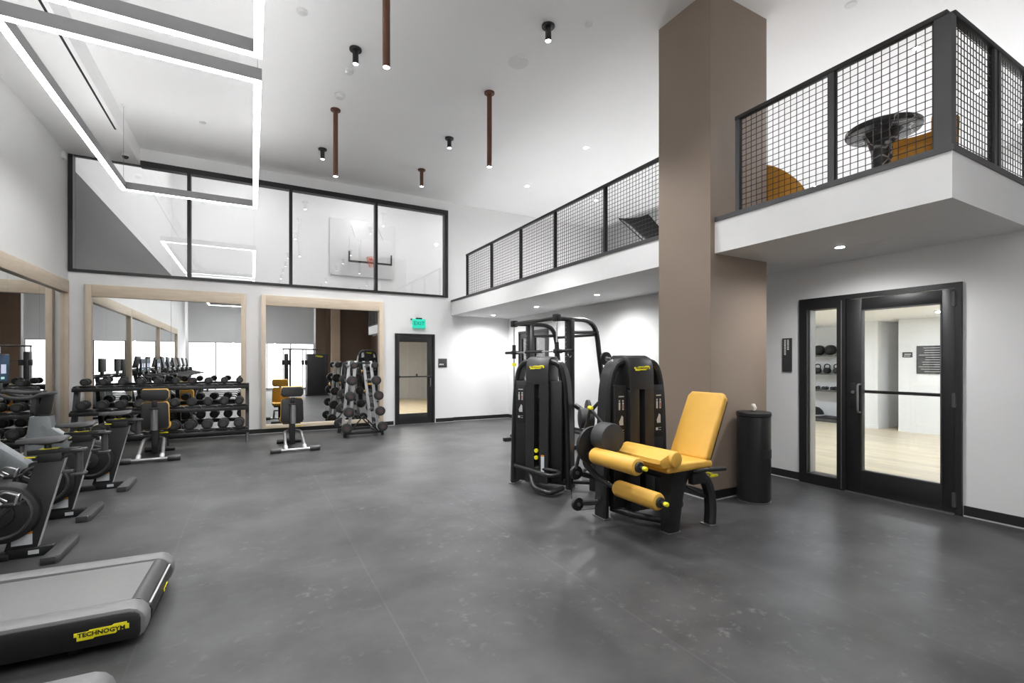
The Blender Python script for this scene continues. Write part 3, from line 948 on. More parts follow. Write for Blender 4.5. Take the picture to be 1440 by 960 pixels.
t = thing('ceiling_speaker', 'round white speaker set into the ceiling', 'speaker', (3.06, 5.40, H))
MB().lathe([(.135, 0), (.135, -.006), (.12, -.01)]).build('rim', M['white_plastic'], t)
MB().lathe([(.118, -.0102), (.118, -.012)]).build('grille', M['white_plastic'], t)
for (x, y, r, h, l) in ((1.145, 6.645, .06, .05, 'white smoke detector next to the short black cylinder light'), (1.13, 7.312, .075, .06, 'white smoke detector above the long bronze pendant'), (.49, 5.78, .06, .03, 'white ceiling disc near the pendant light frame'), (3.43, 4.40, .045, .02, 'small white ceiling disc right of the black cylinder light'), (5.76, 2.77, .06, .012, 'flat white ceiling disc above the balcony railing'), (-.71, 9.24, .05, .012, 'flat white sprinkler cover inside the light frame')):
    t = thing('smoke_detector' if h > .035 else 'ceiling_sensor', l, 'ceiling sensor', (x, y, H))
    MB().lathe([(r, 0), (r, -h * .35), (r * .8, -h * .5)]).build('base', M['white_plastic'], t)
    MB().lathe([(r * .78, -h * .5), (r * .7, -h * .9), (r * .4, -h)]).build('dome', M['white_plastic'], t)
t = thing('ceiling_camera', 'small dark dome camera under the soffit by the upper window', 'camera', (-1.93, 10.45, 5.07))
MB().lathe([(.06, 0), (.06, -.035), (.05, -.04)]).build('base', M['white_plastic'], t)
MB().lathe([(.048, -.04), (.042, -.065), (.02, -.08)]).build('dome', M['plastic'], t)
t = thing('wall_sensor', 'small white sensor box high on the left wall', 'sensor', (XL, 10.6, 4.93))
MB().bb((0, -.05, -.06), (.05, .05, .06), bev=.01).build('case', M['white_plastic'], t)
MB().bb((.05, -.025, -.045), (.054, .025, .0), bev=.001).build('lens', M['ceil'], t)
t = thing('ceiling_hatch', 'flush hatch and sensor under the balcony near the studio door', 'hatch', (5.32, 2.3, ZS0))
MB().bb((-.16, -.16, -.004), (.16, .16, 0)).build('cover', M['fascia'], t)
MB().lathe([(.05, -.004), (.05, -.012), (.03, -.016)]).build('sensor', M['white_plastic'], t)

# linear pendants: hanging rectangles of light
def linear_pendant(x0, x1, y0, y1, zb, label):
    t = thing('linear_pendant', label, 'pendant light', ((x0 + x1) / 2, (y0 + y1) / 2, zb), group='rectangular light frames')
    a, c = (x1 - x0) / 2, (y1 - y0) / 2
    w, h = .07, .12
    for (lo, hi) in (((-a, -c), (a, -c + w)), ((-a, c - w), (a, c)), ((-a, -c + w), (-a + w, c - w)), ((a - w, -c + w), (a, c - w))):
        bar = MB().bb((lo[0], lo[1], .004), (hi[0], hi[1], h - .004)).build('bar', M['bar_alu'], t)
        e = .004
        MB().bb((lo[0] + e, lo[1] + e, 0), (hi[0] - e, hi[1] - e, .0035)).build('diffuser', M['led'], bar)
        MB().bb((lo[0] + .02, lo[1] + .02, h - .0035), (hi[0] - .02, hi[1] - .02, h)).build('up_diffuser', M['led_up'], bar)
    for sx in (-1, 1):
        for sy in (-1, 1):
            x, y = sx * (a - w / 2), sy * (c - w / 2)
            z1 = (5.07 if (t.location.x + x) < -1.80 else H) - zb
            cb = MB().tube([(x, y, h - .002), (x, y, z1)], .0022, 5).build('cable', M['steel'], t)
            MB().lathe([(.028, 0), (.028, -.02), (.01, -.03)], (x, y, z1)).build('canopy', M['white_plastic'], cb)
M['bar_alu'] = mat('light_bar_aluminium', rgb(150, 150, 151), 0.45, 0.4, noise=0.03)
linear_pendant(-1.755, .08, 5.02, 9.22, 4.085, 'rectangular frame of linear lights hanging nearest the upper window')
linear_pendant(-1.755, .08, .45, 4.66, 4.085, 'rectangular frame of linear lights cut by the top of the picture')

# ------------------------------------------------------------------ balcony furniture
t = thing('pedestal_table', 'round black marble pedestal table behind the balcony railing', 'table', (5.46, 2.34, ZS1))
MB().lathe([(.27, .775), (.30, .78), (.31, .795), (.31, .825), (.30, .835), (.2, .836)], seg=40).build('table_top', M['marble'], t)
MB().lathe([(.17, 0), (.17, .03), (.13, .09), (.105, .2), (.09, .42), (.095, .6), (.135, .73), (.17, .775)], seg=32).build('pedestal', M['marble'], t)
def lounge_chair(loc, rz, label, h0, h1, sc):
    t = thing('lounge_chair', label, 'chair', loc, rz, group='mustard lounge chairs on the balcony')
    # curved shell back
    rings = []
    n = 16
    for i in range(n + 1):
        a = R(-105) + R(210) * i / n
        hgt = h0 + h1 * math.cos(a * .85)
        c, s = math.sin(a), -math.cos(a)
        ro, ri = .36 * sc, .30 * sc
        rings.append([(ri * c, -ri * s, .20), (ro * c, -ro * s, .20), (ro * 1.05 * c, -ro * 1.05 * s, hgt - .02), ((ro - .03) * 1.05 * c, -(ro - .03) * 1.05 * s, hgt), (ri * 1.05 * c, -ri * 1.05 * s, hgt - .02)])
    MB().loft(rings).build('backrest', M['mustard'], t)
    MB().lathe([(.29 * sc, .22), (.30 * sc, .26), (.30 * sc, .36), (.28 * sc, .39), (.1, .40)], seg=28).build('seat', M['mustard'], t)
    for sx in (-1, 1):
        for sy in (-1, 1):
            MB().cyl((sx * .14, sy * .14, .23), (sx * .2, sy * .2, 0), .017, .011, seg=10).build('leg', M['black_metal'], t)
    return t
lounge_chair((5.20, 1.945, ZS1), R(-125), 'mustard lounge chair beside the marble table on the balcony', .60, .03, .68)
lounge_chair((5.57, 3.5, ZS1), R(75), 'mustard lounge chair half hidden by the brown column', .50, .36, .95)
t = thing('sling_chair', 'black sling chair behind the long balcony railing', 'chair', (5.5, 5.85, ZS1))
CA, CB, CD, CE = Vector((-.14, .22, .93)), Vector((.08, -.24, .90)), Vector((.66, .0, .78)), Vector((.50, -.55, .74))
rings = []
for i in range(11):
    v = i / 10
    top, bot = [], []
    for k in range(11):
        u = k / 10
        p = CA.lerp(CD, v).lerp(CB.lerp(CE, v), u)
        p.z -= .30 * (4 * v * (1 - v)) * (.45 + .55 * 4 * u * (1 - u)) + .03 * 4 * u * (1 - u)
        q = p + (Vector((.24, -.18, 0)) - Vector((p.x, p.y, 0))) * (.30 * 4 * v * (1 - v) * abs(2 * u - 1))
        top.append(q); bot.append(q - Vector((0, 0, .012)))
    rings.append(top + bot[::-1])
MB().loft(rings).build('sling', M['plastic'], t)
G = {'a': (.02, .16, 0), 'b': (.10, -.20, 0), 'd': (.55, -.04, 0), 'e': (.45, -.45, 0)}
for p, q in ((CA, G['e']), (CB, G['d']), (CD, G['b']), (CE, G['a'])):
    MB().tube([p - Vector((0, 0, .01)), q], .008, 8).build('leg', M['black_metal'], t)
# studio shelves seen through the sidelight
SH = [(1.64, 'medicine balls'), (1.18, 'kettlebells'), (.76, 'small dumbbells')]
for z, what in SH:
    t = thing('wall_shelf', 'dark studio wall shelf carrying the ' + what, 'shelf', (12.95, 6.75, z), group='studio wall shelves')
    MB().bb((-.36, -.95, -.035), (0, .95, 0), bev=.004).build('board', M['grey_metal'], t)
    for y in (-.8, .8):
        MB().prism([(-.30, -.035), (0, -.035), (0, -.16)], 'y', y - .01, y + .01).build('bracket', M['grey_metal'], t)
for i in range(3):
    y = 7.14 - i * .275
    t = thing('medicine_ball', 'black medicine ball on the top studio shelf, number %s from the left jamb' % ('one two three four five'.split()[i]), 'ball', (12.75, y, 1.64), group='medicine balls')
    MB().lathe([(.0001, 0), (.05, .004), (.09, .025), (.12, .06), (.13, .125), (.12, .19), (.09, .225), (.05, .246), (.0001, .25)], seg=20).build('ball', M['rubber'], t)
    MB().tube([(.131 * math.cos(a), .131 * math.sin(a), .125) for a in [2 * PI * q / 20 for q in range(20)]], .004, 5, closed=True).build('seam', M['rubber_grey'], t)
for i in range(4):
    y = 7.12 - i * .225
    t = thing('kettlebell', 'black kettlebell on the middle studio shelf, %s from the left jamb' % ('first second third fourth fifth sixth'.split()[i]), 'kettlebell', (12.75, y, 1.18), group='kettlebells')
    MB().lathe([(.05, 0), (.075, .02), (.088, .07), (.075, .12), (.04, .14)], seg=18).build('bell', M['rubber'], t)
    MB().tube(catmull([(0, -.05, .115), (0, -.066, .17), (0, -.045, .215), (0, 0, .225), (0, .045, .215), (0, .066, .17), (0, .05, .115)], 4), .013, 8).build('handle', M['rubber'], t)
for i in range(5):
    y = 7.12 - i * .2
    t = thing('hand_weight', 'small black dumbbell on the lowest studio shelf, %s from the left jamb' % ('first second third fourth fifth sixth'.split()[i]), 'dumbbell', (12.75, y, .76), group='small studio dumbbells')
    MB().cyl((-.045, 0, .045), (.045, 0, .045), .012, seg=10).build('handle', M['steel'], t)
    for s in (-1, 1):
        MB().cyl((s * .045, 0, .045), (s * .10, 0, .045), .045, seg=8, bev=.006).build('weight_head', M['rubber'], t)
t = thing('storage_platform', 'low dark platform below the studio shelves', 'platform', (12.7, 6.75, 0))
MB().bb((-.45, -.95, .0), (.2, .95, .07), bev=.006).build('base', M['grey_metal'], t)
MB().bb((-.45, -.95, .07), (.2, .95, .10), bev=.006).build('top_mat', M['rubber'], t)
t = thing('balance_trainer', 'half dome balance trainer on the low studio platform', 'balance trainer', (12.6, 7.0, .10))
MB().lathe([(.30, 0), (.315, .02), (.31, .04)], seg=28).build('base', M['silver'], t)
MB().lathe([(.30, .04), (.27, .13), (.2, .2), (.1, .235), (.001, .245)], seg=28).build('dome', M['rubber'], t)
linear_pendant(-1.755, .08, -4.05, .06, 4.085, 'rectangular frame of linear lights reflected in the back wall mirror')
# ------------------------------------------------------------------ selectorised machines
def tower(t, m, hgt=1.52, stickers=False, both=True):
    """Arched weight tower, local x across, -y towards the user."""
    path = catmull([(-.355, 0, .012), (-.345, 0, .5), (-.322, 0, 1.05), (-.295, 0, 1.28), (-.245, 0, 1.41), (-.16, 0, 1.455), (0, 0, 1.462),
                    (.16, 0, 1.455), (.245, 0, 1.41), (.295, 0, 1.28), (.322, 0, 1.05), (.345, 0, .5), (.355, 0, .012)], 6)
    MB(m).ribbon(path, (0, 1, 0), .062, .17, .022).build('arch_frame', M['satin'], t)
    for s in (-1, 1):
        MB(m).bb((s * .355 - .04, -.095, 0), (s * .355 + .04, .095, .014), bev=.005).build('foot', M['steel'], t)
        MB(m).bb((s * .222 - .072, -.115, .10), (s * .222 + .072, .10, 1.235), bev=.012).build('side_shroud', M['plastic'], t)
    # centre cover with a slot for the weight pin
    prof = [(-.165, .07), (-.150, 1.36), (-.135, 1.44), (-.10, 1.495), (-.04, 1.518), (.12, 1.522), (.155, 1.50), (.165, 1.44), (.17, .07)]
    b = MB(m)
    b.prism([(-.1505, 1.20)] + prof[1:8] + [(.166, 1.20)], 'x', -.145, .145, bev=.018)
    for s in (-1, 1):
        x0, x1 = sorted((s * .030, s * .145))
        b.prism([(-.165, .07), (-.1505, 1.2), (.166, 1.2), (.17, .07)], 'x', x0, x1, bev=.012)
    b.prism([(-.165, .07), (-.162, .24), (.168, .24), (.17, .07)], 'x', -.03, .03)
    b.build('cover', M['shell'], t)
    b = MB(m)
    for i in range(14):
        b.bb((-.028, -.06, .26 + i * .056), (.028, .08, .308 + i * .056), bev=.004)
    st = b.build('weight_stack', M['void'], t)
    b = MB(m)
    b.cyl((-.012, .0, 1.03), (-.012, .0, 1.2), .006, seg=8)
    b.build('guide_rod', M['steel'], st)
    badge(t, m @ T(0, -.1465, 1.395) @ Euler((R(84), 0, 0)).to_matrix().to_4x4(), .185)
    for s in ((-1, 1) if both else (-1,)):
        pl = MB(m).bb((s * .222 - .056, -.1205, .74), (s * .222 + .056, -.1152, 1.19), bev=.002).build('instruction_placard', M['void'], t)
        b = MB(m)
        x, y0, y1 = s * .222, -.1220, -.1204
        b.bb((x - .03, y0, 1.13), (x + .03, y1, 1.14))
        for q in (-1, 1):
            b.bb((x + q * .02 - .009, y0, 1.01), (x + q * .02 + .009, y1, 1.08), bev=.0005)
            b.lathe([(.008, -.008), (.008, .008)], (x + q * .02, y1, 1.094), 8, 1, .15)
        b.bb((x - .034, y0, .80), (x - .006, y1, .826)).bb((x + .006, y0, .80), (x + .03, y1, .805)).bb((x + .006, y0, .822), (x + .03, y1, .826))
        b.prism([(x - .018, .87), (x + .024, .87), (x + .022, .945), (x + .005, .96), (x - .008, .93), (x - .024, .90)], 'y', y0, y1)
        b.build('pictogram', M['silver'], pl)
        MB(m).bb((x + .014, y0 - .0006, 1.02), (x + .025, y0 + .0002, 1.065)).build('muscle_mark', M['red_ink'], pl)
    if stickers:
        for z in (.44, .36):
            MB(m).cyl((0.0, -.155, z), (0, -.172, z), .024, seg=14).build('selector_pin', M['badge'], t)
        a = MB(m).bb((.06, -.168, .20), (.10, -.163, .38)).build('safety_label', M['label_white'], t)
        MB(m).bb((.06, -.1688, .38), (.10, -.1628, .395)).build('label_band', M['label_orange'], a)

# --- leg extension with the tower on its far side
LO = Vector((3.22, 3.1, 0))
t = thing('leg_extension_machine', 'leg extension machine with yellow seat and rollers in front of the brown column', 'exercise machine', LO)
W = Matrix.Translation(-LO)
tower(t, W @ T(3.222, 3.46, 0) @ Euler((0, 0, R(-4))).to_matrix().to_4x4())
# seat frame
b = MB(W)
b.loft([[(3.135 + dx * k + sx, 2.905 + dy * k2, z) for dx, dy in ((-1, -1), (-.6, -1.15), (.6, -1.15), (1, -1), (1, 1), (.6, 1.15), (-.6, 1.15), (-1, 1))]
        for (z, k, k2, sx) in ((.012, .062, .045, 0), (.12, .066, .05, .005), (.30, .078, .055, .02), (.44, .095, .06, .05), (.535, .12, .075, .09))])
b.build('front_leg', M['satin'], t)
MB(W).bb((3.06, 2.85, 0), (3.21, 2.96, .013), bev=.005).build('foot', M['steel'], t)
MB(W).ribbon(catmull([(3.60, 2.875, .012), (3.615, 2.88, .16), (3.605, 2.89, .30), (3.555, 2.90, .41), (3.45, 2.92, .47), (3.32, 2.93, .49)], 6), (0, 1, 0), .085, .10, .022).build('rear_leg', M['satin'], t)
MB(W).bb((3.545, 2.82, 0), (3.66, 2.94, .013), bev=.005).build('foot', M['steel'], t)
b = MB(W)
b.tube(fillet([(3.14, 2.92, .085), (3.02, 3.15, .085), (2.95, 3.44, .085)], .08), .028, 12)
b.tube([(3.17, 2.93, .20), (3.45, 3.10, .15), (3.56, 3.36, .15)], .05, 14)
b.tube([(3.24, 2.94, .42), (3.58, 2.90, .24)], .012, 8)
b.tube([(3.2, 3.0, .46), (3.2, 3.42, .46)], .04, 12)
b.build('base_tube', M['satin'], t)
b = MB(W)
b.bb((3.05, 2.84, .485), (3.50, 3.08, .545), bev=.015)
b.bb((3.30, 2.80, .40), (3.47, 2.86, .50), bev=.012)
b.build('seat_bracket', M['plastic'], t)
b = MB(W)
b.prism([(2.93, .565), (2.945, .605), (2.99, .622), (3.40, .618), (3.475, .605), (3.49, .575), (3.47, .548), (2.96, .545)], 'y', 2.745, 3.165, bev=.022, seg=3)
b.build('seat', M['yellow'], t)
# backrest
ang = math.atan2(3.70 - 3.432, 1.17 - .585)
mb = W @ T(3.43, 2.955, .60) @ Euler((0, ang, 0)).to_matrix().to_4x4()
MB(mb).prism([(-.185, 0), (.185, 0), (.205, .03), (.200, .58), (.165, .625), (-.165, .625), (-.200, .58), (-.205, .03)], 'x', -.04, .028, bev=.022, seg=3).build('backrest', M['yellow'], t)
MB(mb).prism([(-.17, .01), (.17, .01), (.19, .04), (.186, .57), (.155, .61), (-.155, .61), (-.186, .57), (-.19, .04)], 'x', .026, .05, bev=.01).build('back_shell', M['plastic'], t)
MB(mb).bb((.045, -.05, -.12), (.10, .05, .42), bev=.015).build('back_support', M['satin'], t)
# side handles
for y, l in ((2.72, 0), (3.20, 0)):
    MB(W).tube(fillet([(3.28, y + (.06 if y < 3 else -.06), .53), (3.34, y, .545), (3.60, y, .53)], .04), .015, 10).build('handle', M['plastic'], t)
    MB(W).tube([(3.40, y, .5425), (3.60, y, .53)], .0195, 12).build('grip', M['rubber'], t)
b = MB(W).tube([(3.44, 2.78, .50), (3.47, 2.73, .485)], .012, 8).bb((3.43, 2.72, .47), (3.52, 2.745, .492), bev=.006)
b.build('adjust_lever', M['badge'], t)
# thigh pad
b = MB(W)
b.cyl((2.985, 2.69, .668), (2.985, 3.29, .668), .066, seg=24, bev=.02)
b.prism([(2.985, .735), (2.93, .715), (2.83, .675), (2.825, .64), (2.87, .60), (2.985, .60)], 'y', 2.72, 3.26, bev=.02)
b.build('thigh_pad', M['yellow'], t)
MB(W).tube(fillet([(2.99, 3.32, .66), (3.06, 3.34, .60), (3.18, 3.38, .5)], .05), .022, 10).cyl((2.985, 3.285, .668), (2.985, 3.34, .668), .03, seg=12).build('thigh_pad_arm', M['satin'], t)
# rollers
def roller(x, z, y0, y1, nm):
    r = MB(W).cyl((x, y0, z), (x, y1, z), .071, seg=28, bev=.022).build(nm, M['yellow'], t)
    b = MB(W)
    b.cyl((x, y0 - .022, z), (x, y0 + .01, z), .042, seg=18, bev=.006).cyl((x, y1 - .01, z), (x, y1 + .022, z), .042, seg=18, bev=.006).cyl((x, y0 - .055, z), (x, y0, z), .016, seg=10).cyl((x, y1, z), (x, y1 + .12, z), .02, seg=10)
    b.build('end_cap', M['rubber'], r)
    MB(W).cyl((x, y0 - .085, z), (x, y0 - .05, z), .018, seg=12, bev=.005).build('knob', M['badge'], r)
roller(2.605, .645, 2.725, 3.265, 'upper_roller')
roller(2.80, .355, 2.70, 3.19, 'lower_roller')
# lever with counterweight drum and cam disc
b = MB(W)
b.cyl((2.66, 3.34, .715), (2.66, 3.375, .715), .168, seg=36, bev=.006)
b.build('cam_disc', M['plastic'], t)
b = MB(W)
b.cyl((2.705, 3.13, .80), (2.705, 3.29, .80), .128, seg=32, bev=.012)
dr = b.build('counterweight', M['rubber_grey'], t)
b = MB(W)
b.tube(fillet([(2.605, 3.38, .645), (2.60, 3.39, .55), (2.72, 3.36, .42), (2.80, 3.30, .355)], .06), .028, 12)
b.tube([(2.66, 3.36, .715), (2.95, 3.40, .56)], .03, 12)
b.tube([(2.705, 3.28, .80), (2.66, 3.36, .73)], .035, 12)
b.build('lever_arm', M['satin'], t)
b = MB(W)
b.tube([(2.66, 3.39, 1.035), (2.54, 3.44, .50)], .015, 10).tube([(2.66, 3.385, 1.035), (2.70, 3.27, .915)], .014, 10)
lk = b.build('link_arm', M['satin'], t)
MB(W).cyl((2.66, 3.365, 1.042), (2.66, 3.41, 1.042), .019, seg=14, bev=.005).build('link_joint', M['badge'], lk)
# pulleys on outriggers
for (x, y, z, p) in ((2.60, 3.52, .445, (2.86, 3.47, .36)), (2.675, 3.60, .125, (2.87, 3.48, .14))):
    pu = MB(W).cyl((x, y - .018, z), (x, y + .018, z), .062, seg=24, bev=.005).build('pulley', M['plastic'], t)
    b = MB(W).cyl((x, y - .03, z), (x, y + .03, z), .018, seg=12)
    b.build('hub', M['steel'], pu)
    MB(W).ribbon([(x, y + .03, z), (p[0], p[1] + .02, p[2])], (0, 0, 1), .035, .05, .01).cyl(p, (p[0] + .10, p[1] - .02, p[2]), .034, seg=14).build('outrigger', M['satin'], t)
MB(W).tube([(2.54, 3.52, .43), (2.61, 3.60, .18)], .003, 6).tube([(2.675, 3.6, .063), (2.9, 3.48, .09)], .003, 6).build('cable', M['void'], t)

# --- second machine, turned, behind and to the left
c2 = Vector((2.995, 4.724, 0))
t = thing('leg_curl_machine', 'black selector machine with pale tube foot loop, left of the leg extension', 'exercise machine', c2, R(-56.5))
W = Matrix.Identity(4)
tower(t, W, stickers=True, both=False)
b = MB(W)
b.tube(fillet([(-.30, -.10, .235), (-.28, -.14, .235), (.26, -.42, .235), (.34, -.36, .235), (.30, -.20, .235), (-.12, -.10, .235)], .05), .022, 12)
b.tube(fillet([(-.05, -.22, .21), (.05, -.34, .06), (.28, -.42, .045), (.34, -.20, .06)], .07), .028, 12)
b.build('foot_loop', M['satin'], t)
b = MB(W)
b.bb((-.33, -.06, .05), (.33, .02, .13), bev=.01)
b.tube([(-.2, .0, .09), (-.2, .95, .09)], .03, 12).tube([(.3, .0, .09), (.3, .95, .09)], .03, 12).tube([(.34, .02, .09), (.62, .1, .09)], .03, 12)
b.build('base_tube', M['satin'], t)
b = MB(W)
b.bb((.56, .04, .0), (.64, .16, .36), bev=.015)
b.build('seat_post', M['satin'], t)
MB(W).bb((.48, -.02, .40), (.78, .34, .46), bev=.025, seg=3).build('seat', M['yellow'], t)
MB(W).bb((.50, .0, .355), (.76, .32, .40), bev=.012).build('seat_bracket', M['plastic'], t)
MB(W).cyl((.47, -.02, .82), (.60, .06, .82), .115, seg=30, bev=.012).build('counterweight', M['rubber_grey'], t)
MB(W).cyl((.52, .09, .86), (.545, .105, .86), .165, seg=32, bev=.006).build('cam_disc', M['plastic'], t)
b = MB(W)
b.tube([(.53, .1, .86), (.36, .14, .95)], .03, 10)
b.tube(fillet([(.53, .12, .86), (.66, .16, 1.02), (.84, .22, 1.10), (.98, .26, 1.08)], .08), .02, 10)
b.tube([(.84, .22, 1.10), (.80, .2, .98), (.78, .2, .92)], .014, 8)
b.build('lever_arm', M['satin'], t)
for q, z in ((0, 1.10), (1, 1.0)):
    MB(W).cyl((.93, .12 + q * .03, z), (1.06, .34 + q * .03, z), .055, seg=20, bev=.012).build('arm_roller', M['rubber'], t)

# --- smith machine against the right wall
so = Vector((4.75, 7.05, 0))
t = thing('smith_machine', 'black barbell frame machine against the right wall under the balcony', 'exercise machine', so)
W = Matrix.Translation(-so)
for y in (6.42, 7.70):
    b = MB(W).bb((4.56, y - .075, .05), (4.66, y + .075, 2.15), bev=.008)
    u = b.build('upright', M['satin'], t)
    b = MB(W)
    for i in range(22):
        b.cyl((4.555, y + .035, .35 + i * .08), (4.566, y + .035, .35 + i * .08), .012, seg=8)
    b.build('hook_stud', M['steel'], u)
for y in (6.40, 7.83):
    MB(W).cyl((4.34, y, .08), (4.34, y, 2.19), .014, seg=12).build('guide_rod', M['chrome'], t)
    MB(W).bb((4.29, y - .06, 2.12), (4.39, y + .06, 2.235), bev=.012).build('rod_clamp', M['plastic'], t)
    MB(W).bb((4.28, y - .06, .0), (4.40, y + .06, .09), bev=.01).build('rod_foot', M['plastic'], t)
MB(W).tube([(4.34, 6.36, 2.175), (4.34, 7.87, 2.175)], .035, 12).build('top_beam', M['satin'], t)
for y in (6.44, 7.70):
    MB(W).ribbon(catmull([(4.34, y, 2.165), (4.70, y, 2.17), (4.96, y, 2.16), (5.12, y, 2.08), (5.20, y, 1.90), (5.26, y, 1.5), (5.35, y, .9), (5.44, y, .03)], 6), (0, 1, 0), .07, .085, .018).build('curved_strut', M['satin'], t)
    MB(W).bb((4.05, y - .045, .0), (5.6, y + .045, .07), bev=.012).build('base_rail', M['satin'], t)
    MB(W).tube([(4.62, y, 1.95), (5.22, y, 1.97)], .03, 10).build('brace', M['satin'], t)
MB(W).tube([(5.18, 6.44, 1.93), (5.18, 7.70, 1.93)], .028, 10).build('cross_bar', M['satin'], t)
MB(W).tube([(5.43, 6.44, .12), (5.43, 7.70, .12)], .03, 10).build('cross_bar', M['satin'], t)
b = MB(W)
b.cyl((4.34, 5.98, 1.635), (4.34, 8.12, 1.635), .014, seg=14)
br = b.build('barbell', M['chrome'], t)
MB(W).cyl((4.34, 6.85, 1.635), (4.34, 7.4, 1.635), .026, seg=14).cyl((4.34, 5.95, 1.635), (4.34, 6.33, 1.635), .026, seg=14).cyl((4.34, 7.9, 1.635), (4.34, 8.15, 1.635), .026, seg=14).build('sleeve', M['plastic'], br)
for y in (6.40, 7.83):
    MB(W).cyl((4.34, y, 1.52), (4.34, y, 1.78), .036, seg=14).bb((4.30, y - .05, 1.60), (4.42, y + .05, 1.67), bev=.01).build('carriage', M['plastic'], br)
    MB(W).cyl((4.34, y, 1.38), (4.34, y, 1.44), .04, seg=14).build('stop_ring', M['badge'], t)
MB(W).tube(catmull([(4.33, 6.05, 1.62), (4.30, 6.03, 1.57), (4.33, 6.02, 1.53), (4.36, 6.04, 1.56)], 4), .006, 6).build('lock_hook', M['chrome'], br)
pz = [(5.26, 1.515), (5.33, 1.04), (5.41, .45)]
for i, (x, z) in enumerate(pz):
    MB(W).cyl((x, 6.40, z), (x, 6.16, z), .02, seg=12).build('storage_peg', M['steel'], t)
def weight_plate(x, y, z, r, label):
    p = thing('weight_plate', label, 'weight plate', (x, y, z), group='plates on the barbell frame pegs')
    prof = [(.024, -.02), (.05, -.024), (.055, -.014), (r * .78, -.014), (r * .82, -.022), (r, -.018), (r, .018), (r * .82, .022), (.024, .02)]
    b = MB(Euler((R(90), 0, 0)).to_matrix().to_4x4())
    vs, fs = [], []
    n = len(prof)
    for q in range(32):
        a = 2 * PI * q / 32
        vs += [(rr * math.cos(a), rr * math.sin(a), zz) for rr, zz in prof]
    for q in range(32):
        q2 = (q + 1) % 32
        for k in range(n):
            k2 = (k + 1) % n
            fs.append((q * n + k, q * n + k2, q2 * n + k2, q2 * n + k))
    b.add(vs, fs)
    b.build('disc', M['rubber'], p)
    b = MB(Euler((R(90), 0, 0)).to_matrix().to_4x4())
    vs, fs = [], []
    for q in range(18):
        a = 2 * PI * q / 18
        for (rr, zz) in ((.0235, -.028), (.04, -.028), (.04, .028), (.0235, .028)):
            vs.append((rr * math.cos(a), rr * math.sin(a), zz))
    for q in range(18):
        q2 = (q + 1) % 18
        for k in range(4):
            k2 = (k + 1) % 4
            fs.append((q * 4 + k, q * 4 + k2, q2 * 4 + k2, q2 * 4 + k))
    b.add(vs, fs)
    b.build('hub', M['steel'], p)
weight_plate(5.26, 6.28, 1.515, .115, 'topmost black weight plate on the frame peg near the wall')
weight_plate(5.33, 6.28, 1.04, .16, 'middle black weight plate on the frame peg, half hidden by the leg extension tower')

# --- cable station behind the camera, seen in the mirrors
t = thing('cable_station', 'wide cable crossover station reflected in the back wall mirror', 'exercise machine', (1.9, -.75, 0))
for x, w in ((-.62, .16), (.62, .86)):
    s = MB().bb((x - w / 2, -.16, .04), (x + w / 2, .16, 1.83), bev=.03).build('stack_housing', M['shell'], t)
    MB().bb((x - w / 2 - .05, -.22, 0), (x + w / 2 + .05, .22, .05), bev=.012).build('base_plate', M['plastic'], t)
for x in (-.75, -.5, .02, .14):
    MB().cyl((x, .2, .05), (x, .2, 2.04), .022, seg=12).build('pulley_column', M['steel'], t)
    MB().bb((x - .05, .15, 1.35), (x + .05, .27, 1.55), bev=.012).build('pulley_carriage', M['plastic'], t)
MB().tube([(-.78, .2, 2.02), (.75, .2, 2.02)], .03, 12).build('cross_bar', M['satin'], t)
MB().tube([(-.5, .2, 1.5), (.02, .2, 1.5)], .015, 10).build('cross_bar', M['satin'], t)
badge(t, T(.68, .1615, 1.72) @ Euler((R(90), 0, R(180))).to_matrix().to_4x4(), .3)

# --- tall weight machine further back, its top showing in the mirror
t = thing('weight_machine', 'tall black weight machine whose top shows above the barbells in the mirror', 'exercise machine', (4.75, -1.1, 0), R(170))
tower(t, Matrix.Scale(1.36, 4), both=False)
MB().bb((-.25, -.62, .0), (.25, -.2, .08), bev=.02).build('base_plate', M['satin'], t)
MB().bb((-.17, -.7, .42), (.17, -.32, .5), bev=.025).build('seat', M['yellow'], t)
MB().bb((-.05, -.56, .08), (.05, -.46, .42), bev=.01).build('seat_post', M['satin'], t)

# --- wipes dispenser
t = thing('wipes_dispenser', 'tall black wipes dispenser bin standing against the brown column', 'dispenser', (4.63, 3.15, 0))
MB().lathe([(.155, .012), (.163, .03), (.163, .885), (.158, .89)], seg=40).build('body', M['bin'], t)
MB().lathe([(.16, 0), (.166, .006), (.166, .012), (.15, .014)], seg=40).build('base_ring', M['steel'], t)
ld = MB().lathe([(.160, .89), (.168, .895), (.168, .925), (.162, .934), (.04, .938)], seg=40).build('lid', M['plastic'], t)
MB().lathe([(.03, .938), (.032, .944), (.012, .946)], seg=16).build('nozzle', M['plastic'], ld)
b = MB()
rings = []
for i in range(7):
    u = i / 6
    r = .012 + .014 * math.sin(u * PI * .8)
    rings.append([(r * math.cos(a) * (1.1 - .3 * math.sin(3 * a)) + .012 * math.sin(u * 5), r * .7 * math.sin(a), .94 + u * .075) for a in [2 * PI * q / 10 for q in range(10)]])
b.loft(rings)
b.build('wipe', M['tissue'], t)
b = MB()
a0 = math.atan2(-3.15, -4.63)
pts0 = []
vs = [[], []]
for q in range(9):
    a = R(-125) + R(75) * q / 8
    for k, r in enumerate((.1635, .166)):
        vs[k].append((r * math.cos(a), r * math.sin(a)))
poly = vs[1] + vs[0][::-1]
b.prism(poly, 'z', .46, .55)
b.build('disposal_flap', M['void'], t)
